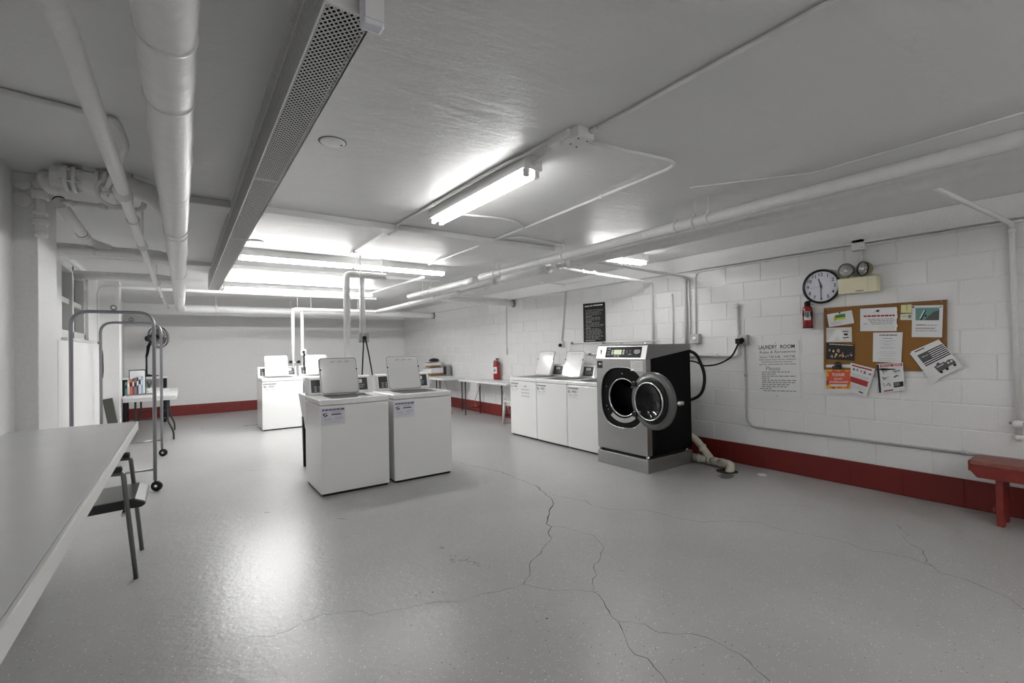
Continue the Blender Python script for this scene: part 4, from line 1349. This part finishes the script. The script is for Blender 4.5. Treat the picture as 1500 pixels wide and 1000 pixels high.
for (x, y), lb_ in (((.655, 2.54), 'round blank cover plate on the ceiling nearest the perforated heater'), ((.60, 5.22), 'round blank cover plate on the ceiling beside the long front light')):
    t = thing('cover_plate', lb_, 'cover plate', (x, y, ZC - .008), 0, 'ceiling cover plates')
    MB().lathe([(0, 0), (.055, 0), (.062, .004), (.062, .008)], n=28).obj('plate', CONDUIT, t)
    MB().box(.04, .05, -.005, .005, -.002, .001).obj('screw', BLACKP, t)
    MB().lathe([(.062, .005), (.072, .0078), (.062, .008)], n=28).obj('painted_shadow_ring', INKG, t)  # dark grey ring paints a shadow round the plate edge

# wall conduits on the block wall
XW = XR - .014
GALV = mat('grey_conduit', (0.42, 0.42, 0.415, 1), 0.4)
run('wall_conduit', 'long conduit along the top of the block wall bending down to an outlet', [(XW, -1.5, 2.268), (XW, 3.46, 2.268), (XW, 3.465, 1.47)], .0105, bend=.09, joints=[((XW, 1.2, 2.268), (0, 1, 0)), ((XW, 2.6, 2.268), (0, 1, 0))], group='conduits on the block wall')
run('wall_conduit', 'conduit dropping from the plug outlet and running low along block wall', [(XW, 2.855, 1.36), (XW, 2.85, .445), (XW, -.9, .455)], .0105, GALV, bend=.12, joints=[((XW, 2.853, 1.02), (0, 0, 1)), ((XW, 1.05, .452), (0, 1, 0))], group='conduits on the block wall')
jb2 = box_thing('junction_box', 'square metal junction box on the top wall conduit', 'box', (XR - .03, 1.73, 2.225), .05, .105, .1)
MB().lathe([(0, 0), (.004, 0), (.004, .002), (0, .002)], (-.025, .035, .08), NX, 8).obj('screw', BLACKP, jb2)
MB().lathe([(0, 0), (.004, 0), (.004, .002), (0, .002)], (-.025, -.035, .02), NX, 8).obj('screw', BLACKP, jb2)
run('wall_conduit', 'short conduit from the junction box down to the emergency light', [(XW, 1.715, 2.225), (XW, 1.715, 1.97)], .010, group='conduits on the block wall')
run('wall_conduit', 'conduit bending from the ceiling down to the switch above the row of washers', [(4.6, 5.75, 2.40), (XW - .0, 5.85, 2.40), (XW, 5.98, 1.45)], .012, bend=.08, group='conduits on the block wall')
run('wall_conduit', 'thin conduit down the far block wall to a small switch', [(XW, 7.61, 2.28), (XW, 7.62, 1.36)], .0085, group='conduits on the block wall')
ob = []
for (y, z, lab) in ((3.46, 1.385, 'outlet box at the end of the long top conduit'), (2.86, 1.355, 'grey outlet box with the black plug beside the rules sign')):
    t = box_thing('outlet_box', lab, 'outlet', (XR - .03, y, z), .06, .11, .115, mat('galvanised_box', (0.42, 0.42, 0.41, 1), 0.4, metal=0.4))
    MB().lathe([(0, 0), (.03, 0), (.03, .004), (0, .004)], (-.03, 0, .055), NX, 20).obj('receptacle', BLACKP if y < 3 else CONDUIT, t)
    ob.append(t)
sw = box_thing('wall_switch', 'small pale switch box on the far block wall', 'switch', (XR - .018, 7.62, 1.24), .036, .06, .12)
MB().box(-.024, -.018, -.008, .008, .04, .08).obj('toggle', PAPER, sw)
t = box_thing('wall_switch', 'switch box behind the washers with a dark cord plug', 'switch', (XR - .02, 5.97, 1.36), .04, .08, .1)
MB().lathe([(0, 0), (.028, 0), (.028, .03), (0, .03)], (-.02, .01, .04), NX, 14).obj('plug', BLACKP, t)
# power cord and plug of the steel washer, and its hose
pc_ = tag(MB().tube(fillet([(4.845, 3.42, 1.19), (4.99, 3.33, 1.17), px(1030, 536, 0, 5.05), px(1052, 534, 0, 5.10), px(1072, 523, 0, 5.12), (XR - .10, 2.895, 1.34), (XR - .085, 2.885, 1.385)], .12, 8), .0095, 10).obj('power_cord', BLACKP), 'black power cord sagging from the steel washer to the plug outlet', 'cord')
MB().obox((XR - .085, 2.88, 1.40), (.028, 0, 0), (0, .03, 0), (0, 0, .03)).obj('plug', BLACKP, pc_, world=True, bevel=.006)
tag(MB().tube(fillet([(4.845, 3.40, 1.32), px(1020, 517, 0, 4.89), px(1034, 550, 0, 4.92), px(1028, 580, 0, 4.89), (4.845, 3.40, .70)], .16, 10), .018, 10).obj('drain_hose', BLACKP), 'thick black hose arching out behind the steel washer', 'hose')
# dead-end and supply pipes on the wall
run('supply_pipe', 'white U-shaped pipe on the wall above and beside the plug outlet', [(XW - .006, 2.93, 1.83), (XW - .006, 2.93, 1.235), (XW - .006, 3.62, 1.235)], .018, PIPEW, .05, joints=[((XW - .006, 2.93, 1.80), (0, 0, 1)), ((XW - .006, 3.2, 1.235), (0, 1, 0))], cat='pipe', group='supply pipes by the steel washer')
run('supply_pipe', 'capped white stub pipe rising above the steel washer', [(XW - .004, 3.80, 2.03), (XW - .004, 3.80, 1.2)], .012, PIPEW, cat='pipe', group='supply pipes by the steel washer')
run('supply_pipe', 'white branch pipe crossing to the wall and dropping behind the steel washer', [(3.66, 3.66, 2.30), (XW - .012, 3.60, 2.225), (XW - .012, 3.60, 1.2)], .018, PIPEW, .03, joints=[((XW - .012, 3.60, 2.18), (0, 0, 1)), ((4.1, 3.645, 2.28), (1, -.03, -.05))], cat='pipe', group='supply pipes by the steel washer')
run('supply_pipe', 'thin white pipe beside the dropping branch pipe', [(XW - .006, 3.545, 2.2), (XW - .006, 3.545, 1.2)], .010, PIPEW, cat='pipe', group='supply pipes by the steel washer')
run('supply_pipe', 'white branch pipe with valve dropping behind the row of washers', [(3.66, 4.18, 2.30), (XW - .012, 4.11, 2.215), (XW - .012, 4.11, 1.15)], .018, PIPEW, .03, joints=[((3.98, 4.165, 2.285), (1, -.03, -.05)), ((4.16, 4.155, 2.28), (1, -.03, -.05))], cat='pipe', group='supply pipes by the steel washer')
run('supply_pipe', 'thin horizontal pipe behind the row of washers with small valves', [(XW - .02, 4.0, 1.43), (XW - .02, 5.75, 1.43), (XW - .02, 5.78, 1.0)], .010, PIPEW, .02, joints=[((XW - .02, 5.7, 1.43), (0, 1, 0)), ((XW - .02, 5.0, 1.43), (0, 1, 0))], cat='pipe', jr=2.0, jm=GREYP)
run('supply_pipe', 'thin lower pipe with dark valve behind the row of washers', [(XW - .02, 4.2, 1.25), (XW - .02, 5.55, 1.25), (XW - .02, 5.57, .95)], .010, PIPEW, .02, joints=[((XW - .02, 5.3, 1.25), (0, 1, 0))], cat='pipe', jr=2.0, jm=GREYP)
run('supply_pipe', 'white pipe down the right end of the block wall with a valve', [(4.05, .95, 2.40), (XW - .01, .74, 2.25), (XW - .01, .735, .60)], .018, PIPEW, .04, joints=[((XW - .01, .74, 2.2), (0, 0, 1)), ((XW - .01, .735, .73), (0, 0, 1)), ((XW - .01, .735, .62), (0, 0, 1))], cat='pipe')
vv = thing('shut_off_valve', 'small white tap handle on the right-end wall pipe', 'valve', (XW - .03, .735, .73))
MB().lathe([(0, 0), (.012, 0), (.012, .03), (.03, .032), (.03, .04), (0, .042)], (0, 0, 0), NX, 12).obj('handle', PIPEW, vv)
MB().tube([(0, -.05, 0), (0, .05, 0)], .010, 8).obj('side_stubs', GREYP, vv)

# PVC drain on the floor
PVC = mat('cream_pvc', rgb(212, 205, 190), 0.35)
dr = thing('drain_pipe', 'cream PVC drain pipes joining in a Y and bending into the floor', 'pipe', (4.90, 3.1, 0))


def drp(name, pts, r, bend=.05):
    return MB().tube(fillet([Vector(p) - dr.location for p in pts], bend, 8), r, 16).obj(name, PVC, dr)


drp('lower_pipe', [(4.905, 3.45, .055), (4.905, 3.12, .055)], .042)
drp('upper_pipe', [(4.91, 3.45, .33), (4.915, 3.30, .26), (4.905, 3.10, .06)], .040)
drp('joint_pipe', [(4.905, 3.14, .055), (4.89, 2.93, .055)], .046)
drp('elbow', [(4.88, 3.0, .058), (4.885, 2.85, .06), (4.80, 2.845, -.03)], .044, .08)
for p in ((4.905, 3.13, .055), (4.89, 2.97, .055), (4.905, 3.26, .055), (4.912, 3.22, .18)):
    MB().tube([Vector(p) - dr.location + Vector((0, .02, 0.0)), Vector(p) - dr.location - Vector((0, .02, 0))], .050, 16).obj('collar', PVC, dr)
MB().lathe([(0, .0008), (.11, .0008)], (4.80, 2.86, 0), n=24).obj('drain_hole', mat('drain_black', (0.02, 0.02, 0.02, 1), 0.8), floor, world=True)
MB().add([(p.x, p.y, .0007) for p in [px(1064 + 11 * math.cos(2 * PI * k / 14) * (1 + .25 * math.sin(3 * k)), 697 + 4 * math.sin(2 * PI * k / 14), 2, 0) for k in range(14)]], [tuple(range(14))]).obj('wet_patch', mat('damp_concrete', (0.10, 0.10, 0.095, 1), 0.25), floor, world=True)
dc = px(1116, 695.5, 2, 0)
t = thing('plastic_lid', 'small white round disc lying on the floor near red band', 'disc', (dc.x, dc.y, 0))  # loose plastic lid, drawn as a plain white disc
MB().lathe([(0, .012), (.03, .012), (.042, .008), (.045, 0), (0, 0)], n=24).obj('disc', PAPER, t)

# ------------------------------------------------------------------ overhead pipes


def hanger(o, x, y, z, r, name='hanger'):
    b = MB()
    b.tube([(x, y, z + r * .9), (x, y, ZC)], .004, 6)
    b.obj('hanger_rod', CONDUIT, o, world=True)
    MB().lathe([(r + .001, -.011), (r + .005, -.011), (r + .005, .011), (r + .001, .011)], (x, y, z), (0, 1, 0) if o.get('along') != 'x' else (1, 0, 0), 16, close=True).obj('hanger_ring', CONDUIT, o, world=True)
    MB().obox((x, y, z + r + .012), (.009, 0, 0), (0, .009, 0), (0, 0, .012)).obj('hanger_nut', CONDUIT, o, world=True)


def seam(o, p, d, r, m=None):
    p, d = Vector(p), Vector(d)
    MB().lathe([(r - .003, -.007), (r + .0022, -.006), (r + .0022, .006), (r - .003, .007)], p, d, 24).obj('seam_band', m or WRAP, o, world=True)


def wrap_run(name, label, pts, r, bend, seams, group=None, n=24, wob=.0025, along='y'):
    base = fillet(pts, bend, 10)
    path, rad = [], []
    rnd = random.Random(len(label))
    for a, b in zip(base, base[1:]):
        k = max(1, int((b - a).length / .16))
        for q in range(k):
            path.append(a.lerp(b, q / k))
            rad.append(r + rnd.uniform(-wob, wob))
    path.append(base[-1])
    rad.append(r)
    o = tag(MB().tube(path, rad, n).obj(name, WRAP), label, 'pipe', group)
    o['along'] = along
    for p, d in seams:
        seam(o, p, d, r)
    return o


GRP = 'insulated overhead pipes'
YP = 10.88
big = wrap_run('insulated_pipe', 'thick white wrapped pipe overhead turning along the back wall', [(-.028, -1.2, 2.235), (-.028, YP, 2.235), (XR + .01, YP, 2.225)], .071, .14,
               [((-.028, y, 2.235), (0, 1, 0)) for y in (1.52, 1.9, 3.0, 3.9, 4.05, 6.1, 8.2, 10.0)] + [((x, YP, 2.23), (1, 0, 0)) for x in (.6, 2.3, 3.4, 4.3)], GRP, wob=.004)
big['along'] = 'x'
for x in (.55, 1.9, 3.3):
    hanger(big, x, YP, 2.232, .071)
MB().lathe([(.071, 0), (.085, 0), (.085, .006), (.071, .006)], (XR - .012, YP, 2.225), (1, 0, 0), 24, close=True).obj('wall_collar', BLACKP, big, world=True)
# thinner pipe left of the big one, stepping down in size
z0 = 2.2
y1, y2, y3 = px(183, 282, 2, z0).y, px(211, 358, 2, z0).y, px(224, 415, 2, z0).y
sp_ = tag(MB().tube([(-.235, -1.2, z0), (-.235, y1, z0), (-.238, y1 + .01, z0), (-.242, y2, z0), (-.242, y2 + .01, z0), (-.245, y3, z0), (-.20, 10.4, z0)], [.029, .029, .026, .026, .022, .022, .016], 16).obj('supply_pipe', PIPEW), 'slim white pipe stepping thinner beside the thick wrapped pipe', 'pipe')
for y, r in ((y1, .036), (y2, .031), (y3, .027)):
    MB().lathe([(.02, -.05), (r, -.045), (r, .03), (r * 1.12, .032), (r * 1.12, .05), (.02, .052)], (-.24, y, z0), (0, 1, 0), 18).obj('coupling', PIPEW, sp_, world=True)
for y in (y1 + .6, y2 + .1, y3 + .05, 8.4):
    MB().tube([(-.24, y, z0 + .02), (-.24, y, ZC)], .006, 6).obj('hanger_rod', CONDUIT, sp_, world=True)
    MB().lathe([(.024, -.01), (.034, -.01), (.034, .01), (.024, .01)], (-.24, y, z0), (0, 1, 0), 16, close=True).obj('hanger_ring', CONDUIT, sp_, world=True)
# branch pipes crossing to the pilaster
b1 = wrap_run('insulated_pipe', 'wrapped branch pipe with valve crossing from the left pilaster to the thick pipe', [(-.60, 3.66, 2.40), (-.15, 3.66, 2.40), (-.03, 3.95, 2.30)], .060, .18, [((-.28, 3.66, 2.40), (1, 0, 0))], GRP, along='x')
for x in (-.535, -.50, -.40, -.365):
    MB().lathe([(.055, -.010), (.075, -.010), (.075, .010), (.055, .010)], (x, 3.66, 2.396), (1, 0, 0), 24, close=True).obj('flange', PIPEW, b1, world=True)
for k in range(6):
    a_ = 2 * PI * k / 6 + .4
    MB().tube([(-.56, 3.66 + .068 * math.cos(a_), 2.396 + .068 * math.sin(a_)), (-.47, 3.66 + .068 * math.cos(a_), 2.396 + .068 * math.sin(a_))], .007, 6).obj('bolt', PIPEW, b1, world=True)
vw = thing('valve_wheel', 'round handwheel on the branch pipe behind the slim pipe', 'valve', (-.305, 3.42, 2.29))
MB().lathe([(.068, -.008), (.082, -.004), (.082, .006), (.068, .008)], (0, 0, 0), (.35, -1, -.35), 24, close=True).obj('rim', PIPEW, vw)
for k in range(4):
    ax = Vector((.35, -1, -.35)).normalized()
    u = ax.cross(Vector((0, 0, 1))).normalized()
    w = ax.cross(u)
    e = u * math.cos(PI * k / 2 + .3) + w * math.sin(PI * k / 2 + .3)
    MB().tube([(0, 0, 0), e * .074], .007, 6).obj('spoke', PIPEW, vw)
MB().tube([(0, 0, 0), (-.07, .19, .08)], .014, 10).obj('stem', PIPEW, vw)
b5 = run('supply_pipe', 'slim pipe below the first branch turning up to the ceiling', [(-.60, 3.92, 2.32), (-.20, 3.90, 2.32), (-.19, 3.90, ZC)], .016, PIPEW, .05, joints=[((-.40, 3.91, 2.32), (1, 0, 0)), ((-.56, 3.918, 2.32), (1, 0, 0))], cat='pipe')
b2 = wrap_run('insulated_pipe', 'wrapped branch pipe crossing behind the first ceiling beam to the thick pipe', [(-.995, 5.55, 2.30), (-.12, 5.5, 2.30), (-.03, 5.8, 2.26)], .055, .14, [((-.5, 5.53, 2.30), (1, 0, 0)), ((-.75, 5.54, 2.30), (1, 0, 0))], GRP, along='x')
b3 = run('supply_pipe', 'slim pipe crossing below the second branch at the left', [(-.995, 5.15, 2.235), (-.3, 5.1, 2.235), (-.235, 5.4, 2.21)], .022, PIPEW, .06, joints=[((-.6, 5.12, 2.235), (1, 0, 0))], cat='pipe')
b4 = wrap_run('insulated_pipe', 'farther wrapped branch pipe crossing near the window top', [(-.995, 7.2, 2.30), (-.12, 7.15, 2.30), (-.03, 7.4, 2.26)], .05, .14, [], GRP, along='x')
dg = run('supply_pipe', 'pale pipe with dark end gap and black band running beside the window', [(-.605, 3.92, 2.315), (-.615, 5.0, 2.30)], .034, WRAP, joints=[((-.614, 4.88, 2.303), (0, 1, 0))], cat='pipe', n=18, jr=1.12, jl=.14, jm=PIPEW)
MB().tube([(-.612, 3.935, 2.335), (-.609, 3.965, 2.322)], .031, 16).obj('black_band', BLACKP, dg, world=True)  # black stub stands in for the dark gap at this end
MB().lathe([(.03, -.008), (.036, -.008), (.036, .008), (.03, .008)], (-.6135, 4.74, 2.304), (0, 1, 0), 18, close=True).obj('black_band', BLACKP, dg, world=True)
MB().tube(fillet([(-.615, 5.0, 2.30), (-.60, 5.12, 2.30), (-.50, 5.2, 2.28)], .06), .034, 16).obj('end_elbow', WRAP, dg, world=True)
stp = thing('standpipe', 'painted standpipe with threaded fittings and elbow cap on the left pilaster', 'pipe', (-.675, 3.84, 2.08))
MB().tube([(0, 0, 0), (0, 0, .30)], .027, 16).obj('pipe', PIPEW, stp)
for z, h, r in ((.005, .02, .03), (.07, .035, .036), (.13, .02, .034), (.22, .05, .037)):
    MB().lathe([(.02, 0), (r, 0), (r * 1.06, h * .3), (r, h * .5), (r * 1.06, h * .8), (r, h), (.02, h)], (0, 0, z), n=18).obj('fitting', PIPEW, stp)
MB().lathe([(0, -.05), (.035, -.05), (.045, -.01), (.066, .0), (.068, .018), (.055, .04), (0, .052)], (.03, -.03, .315), (.85, -.45, .25), 20).obj('elbow_cap', PIPEW, stp)
for z in (2.415, 2.315):
    t = thing('cover_plate', 'painted round cover plate on the left pilaster, %s of two' % ('upper' if z > 2.4 else 'lower'), 'cover plate', (-.775, 3.949, z - .045))
    MB().lathe([(0, .012), (.035, .012), (.043, .008), (.045, 0), (0, 0)], (0, 0, .045), (0, -1, 0), 24).obj('disc', PIPEW, t)
    MB().obox((0, -.013, .045), (.02, 0, .008), (0, .002, 0), (-.002, 0, .004)).obj('slot', PIPEW, t)

# wall-side pipes, right
XA, ZA, RA = 3.195, 2.302, .041
r1 = wrap_run('insulated_pipe', 'slimmer white wrapped pipe sweeping overhead along the right side', [(XA, -1.2, ZA), (XA, 5.25, ZA)], RA, .1, [((XA, y, ZA), (0, 1, 0)) for y in (2.6, 4.0)], GRP, wob=.0015)
for y in (2.0, 2.12, 2.28, 3.62, 4.75, 4.9):
    hanger(r1, XA, y, ZA, RA)
r1b = wrap_run('insulated_pipe', 'white wrapped pipe section continuing past the fitting above the back washers', [(XA - .02, 5.36, ZA - .02), (XA - .03, 7.55, ZA - .02)], RA, .1, [((XA - .02, 5.6, ZA - .02), (0, 1, 0))], GRP, wob=.001)
for y in (6.7, 7.0):
    hanger(r1b, XA - .025, y, ZA - .02, RA)
XQ, ZQ, RQ = 3.60, 2.315, .058
r2 = wrap_run('insulated_pipe', 'thicker wrapped pipe nearest the block wall ending in a downward elbow', [(XQ, .37, 1.2), (XQ, .37, ZQ), (XQ, 3.98, ZQ)], RQ, .12, [((XQ, 3.9, ZQ), (0, 1, 0))], GRP, wob=.0015)
MB().lathe([(.022, 0), (RQ, .0), (RQ, .002), (.022, .006)], (XQ, 3.982, ZQ), (0, 1, 0), 20).obj('open_end', mat('insulation_dark', (0.06, 0.06, 0.06, 1), 0.9), r2, world=True)
tee = run('supply_pipe', 'bare pipe tee between two insulated sections above the washers', [(XQ, 3.97, ZQ), (XQ, 4.40, ZQ)], .026, PIPEW, joints=[((XQ, 4.18, ZQ), (0, 1, 0))], cat='pipe', jl=.08)
r3 = wrap_run('insulated_pipe', 'wrapped pipe section running back above the row of washers', [(XQ, 4.34, ZQ), (XQ, 5.30, ZQ)], RQ, .1, [((XQ, 4.5, ZQ), (0, 1, 0))], GRP, wob=.0015)
r4 = wrap_run('insulated_pipe', 'wrapped pipe turning at the back right into the block wall', [(XQ, 5.5, ZQ), (XQ, 7.38, ZQ - .06), (XR + .01, 7.38, 2.215)], RQ * .95, .2, [((4.2, 7.38, 2.235), (1, 0, 0))], GRP, wob=.0015)
MB().tube([(XQ, 5.28, ZQ), (XQ, 5.52, ZQ)], .026, 12).obj('bare_pipe', PIPEW, r4, world=True)
MB().lathe([(RQ * .95, 0), (.068, 0), (.068, .006), (RQ * .95, .006)], (XR - .012, 7.38, 2.215), (1, 0, 0), 24, close=True).obj('wall_collar', BLACKP, r4, world=True)
r5 = run('supply_pipe', 'slim pipe above the back right wrapped pipe', [(XQ + .1, 7.5, 2.33), (XR - .06, 7.5, 2.30), (XR - .05, 7.5, 2.2)], .022, PIPEW, .03, joints=[((XR - .14, 7.5, 2.302), (1, 0, 0))], cat='pipe')
r6 = run('supply_pipe', 'thin pale pipe low over the back right corner ending at the washers header', [(3.50, 5.6, 2.22), (3.50, YP - .95, 2.20), (1.93, YP - .95, 2.20), (1.93, YP - .95, .95)], .030, PIPEW, .05, joints=[((3.5, 6.6, 2.22), (0, 1, 0)), ((3.5, 7.4, 2.22), (0, 1, 0)), ((3.3, YP - .95, 2.2), (1, 0, 0))], cat='pipe')
r7 = run('supply_pipe', 'second white riser pipe going down to the far washers', [(3.38, 6.2, 2.22), (3.38, YP - 1.05, 2.20), (1.745, YP - 1.05, 2.20), (1.745, YP - 1.05, .95)], .030, PIPEW, .05, joints=[((3.38, 7.0, 2.22), (0, 1, 0)), ((3.38, 8.0, 2.21), (0, 1, 0))], cat='pipe')
for o_, x in ((r6, 2.1), (r6, 1.85), (r7, 3.0)):
    MB().tube([(x, YP - .95 if o_ is r6 else YP - 1.05, 2.2), (x, YP - .95 if o_ is r6 else YP - 1.05, ZC)], .005, 6).obj('hanger_rod', CONDUIT, o_, world=True)
# risers at the front pair of washers
YV = 5.52
pa = run('riser_pipe', 'white riser pipe dropping behind the left front washer', [(2.02, YV, 2.262), (1.555, YV, 2.262), (1.555, YV, .9)], .037, PIPEW, .06, cat='pipe', n=16, group='riser pipes behind the front washers')
pb = run('riser_pipe', 'white riser pipe ending above an outlet box behind front washers', [(1.735, YV + .01, 2.255), (1.735, YV + .01, 1.53)], .034, PIPEW, cat='pipe', n=16, group='riser pipes behind the front washers')
MB().tube([(1.70, YV - .05, ZC), (1.70, YV - .05, 2.2), (1.725, YV - .05, 1.50)], .009, 8).obj('conduit', CONDUIT, pb, world=True)
for x in (1.68, 1.98):
    MB().tube([(x, YV, 2.28), (x, YV, ZC)], .005, 6).obj('hanger_rod', CONDUIT, pa, world=True)
stub = run('supply_pipe', 'thin white pipe slanting back from the front risers to the ceiling', [(2.62, 5.75, 2.33), (2.60, 8.3, 2.34)], .014, PIPEW, cat='pipe')
jb3 = thing('outlet_box', 'grey outlet box hanging from a riser with two black cords', 'outlet', (1.735, YV - .02, 1.47))
MB().box(-.055, .055, -.03, .03, 0, .11).obj('box', MATS['galvanised_box'], jb3, bevel=.004)
MB().lathe([(0, 0), (.022, 0), (.022, .02), (0, .02)], (0, -.03, .055), (0, -1, 0), 12).obj('plug', BLACKP, jb3)
for k, (x0, x1) in enumerate(((1.725, 1.70), (1.745, 1.83))):
    tag(MB().tube(fillet([(x0, YV - .06, 1.52), ((x0 + x1) / 2, YV - .06, 1.30), (x1, YV - .05, 1.05), (x1, YV - .10, .98)], .1), .008, 8).obj('power_cord', BLACKP), 'black cord from hanging outlet down to the %s front washer' % ('left' if k == 0 else 'right'), 'cord', 'cords behind the front washers')
jb4 = thing('outlet_box', 'small pale outlet box with plugged cords above the far washers', 'outlet', (1.935, YP - 1.01, 1.30))
MB().box(-.05, .05, -.025, .025, 0, .12).obj('box', PIPEW, jb4, bevel=.004)
MB().lathe([(0, 0), (.025, 0), (.025, .03), (0, .03)], (0, -.025, .07), (0, -1, 0), 12).obj('plug', BLACKP, jb4)
for k, (x1, z1) in enumerate(((2.03, 1.0), (1.93, .98))):
    tag(MB().tube(fillet([(1.935, YP - 1.06, 1.36), ((1.935 + x1) / 2, YP - 1.08, 1.2), (x1, YP - 1.06, z1)], .1), .010, 8).obj('power_cord', BLACKP), 'black cord hanging from the far outlet to the %s far washer' % ('right' if k == 0 else 'left'), 'cord', 'cords behind the far washers')
tp = thing('water_tap', 'dark water taps on the riser above the far left washer', 'tap', (1.76, YP - 1.08, 1.15))
MB().tube([(-.10, 0, .02), (.10, 0, .02)], .014, 8).obj('manifold', CHROME, tp)
for x in (-.07, .07):
    MB().lathe([(0, 0), (.03, 0), (.03, .012), (0, .014)], (x, -.03, .03), (0, -1, .4), 12).obj('handle', BLACKP, tp)
    MB().tube([(x, 0, .02), (x, -.03, .03)], .009, 8).obj('spindle', CHROME, tp)

# left-wall conduit and wire near the window
lc = run('wall_conduit', 'slim conduit down the left wall beside the window ending in a small box', [(-.70, 8.70, 2.36), (-.965, 8.75, 2.36), (-.965, 8.72, 1.12)], .014, CONDUIT, .12, cat='conduit')
tag(MB().tube(fillet([(-.915, 8.25, 1.555), (-.905, 8.45, 1.5), (-.90, 8.56, 1.42), (-.90, 8.60, 1.15), (-.92, 8.72, 1.06)], .08), .006, 6).obj('black_wire', BLACKP), 'thin black wire hanging from the window sill ledge', 'cord')

# ------------------------------------------------------------------ perforated heater cover on the ceiling
ht = thing('heater_cover', 'long perforated metal heater cover hung under the ceiling', 'heater', (.36, 4.4, 2.25))
HY0, HY1 = -3.19, 3.25
XLh, XRh, ZT = -.06, .06, ZC - 2.25
HM = mat('heater_mesh_paint', (0.86, 0.855, 0.84, 1), 0.4)
inside_shade = MB()
inside_shade.box(XLh + .007, XRh - .012, HY0 + .012, HY1 - .012, .010, ZT - .002)
inside_shade.obj('inside_shade', mat('heater_shade_black', (0.015, 0.015, 0.015, 1), 0.8), ht)  # black block stands in for the shade inside the cover


def strands(y0, y1, L, pt, pitch, ang, w, th=.0012):
    """diagonal strands both ways across a strip of width L; pt(u, y, off) gives a point"""
    b = MB()
    run_ = L / math.tan(ang)
    k = y0 - run_
    while k < y1:
        for s_ in (1, -1):
            ya, yb = (k, k + run_) if s_ > 0 else (k + run_, k)
            ua, ub = 0.0, L
            # clip the strand at the panel ends
            t0, t1 = 0.0, 1.0
            for lim, sgn_ in ((y0, 1), (y1, -1)):
                fa, fb2 = (ya - lim) * sgn_, (yb - lim) * sgn_
                if fa < 0 and fb2 < 0:
                    t1 = -1
                elif fa < 0:
                    t0 = max(t0, fa / (fa - fb2))
                elif fb2 < 0:
                    t1 = min(t1, fa / (fa - fb2))
            if t1 - t0 > 0.02:
                ua, ub, ya, yb = L * t0, L * t1, ya + (yb - ya) * t0, ya + (yb - ya) * t1
                hw = w / 2 / math.sin(ang)
                vs = [pt(ua, ya - hw, 0), pt(ua, ya + hw, 0), pt(ub, yb + hw, 0), pt(ub, yb - hw, 0), pt(ua, ya - hw, th), pt(ua, ya + hw, th), pt(ub, yb + hw, th), pt(ub, yb - hw, th)]
                b.add(vs, [(0, 1, 2, 3), (4, 5, 6, 7), (0, 1, 5, 4), (2, 3, 7, 6), (1, 2, 6, 5), (3, 0, 4, 7)])
        k += pitch
    return b


for ya, yb in ((HY0, -1.75), (-1.74, -.25), (-.24, 1.3), (1.31, HY1)):
    strands(ya, yb, .112, lambda u, y, o_: Vector((-.056 + u, y, o_)), .0215, math.radians(38), .0040).obj('bottom_grille', HM, ht, kind='stuff')
    strands(ya, yb, .085, lambda u, y, o_: Vector((XLh - .004 + o_, y, .135 + u)), .0215, math.radians(38), .0040).obj('side_grille', HM, ht, kind='stuff')
# louvred band between the two grilles
lv = MB()
y = HY0
while y < HY1:
    lv.add([(XLh - .002, y, .012), (XLh - .002, y + .008, .012), (XLh - .005, y + .008, .132), (XLh - .005, y, .132), (XLh + .010, y + .013, .012), (XLh + .010, y + .013, .132)], [(0, 1, 2, 3), (1, 4, 5, 2)])
    y += .016
lv.obj('louvre_band', HM, ht, kind='stuff')
for x, z in ((-.06, 0), (.06, 0), (-.063, .132), (-.063, ZT - .006)):
    MB().box(x - .003, x + .003, HY0, HY1, z, z + .006).obj('edge_rail', HM, ht)
MB().box(.058, .062, HY0, HY1, 0, ZT).obj('side_plate', HM, ht)
for y in (HY0, -1.745, -.245, 1.305, HY1):
    MB().box(-.062, .062, y - .004, y + .004, -.002, .006).obj('joint_strip', HM, ht)
MB().box(-.062, .062, HY1 - .004, HY1, 0, ZT).obj('end_plate', HM, ht)
MB().box(-.062, .062, HY0, HY0 + .004, 0, ZT).obj('end_plate', HM, ht)

sgn = thing('hanging_sign', 'blank white sign box on the ceiling at the heater cover end', 'sign', (.408, 1.184, 2.207))
MB().box(-.028, .028, -.02, .02, 0, ZC - 2.207).obj('sign_box', mat('cool_white_plastic', (0.80, 0.80, 0.86, 1), 0.3), sgn, bevel=.008, seg=3)
MB().box(-.024, .024, -.0215, -.02, .012, .20).obj('face', PAPER, sgn)
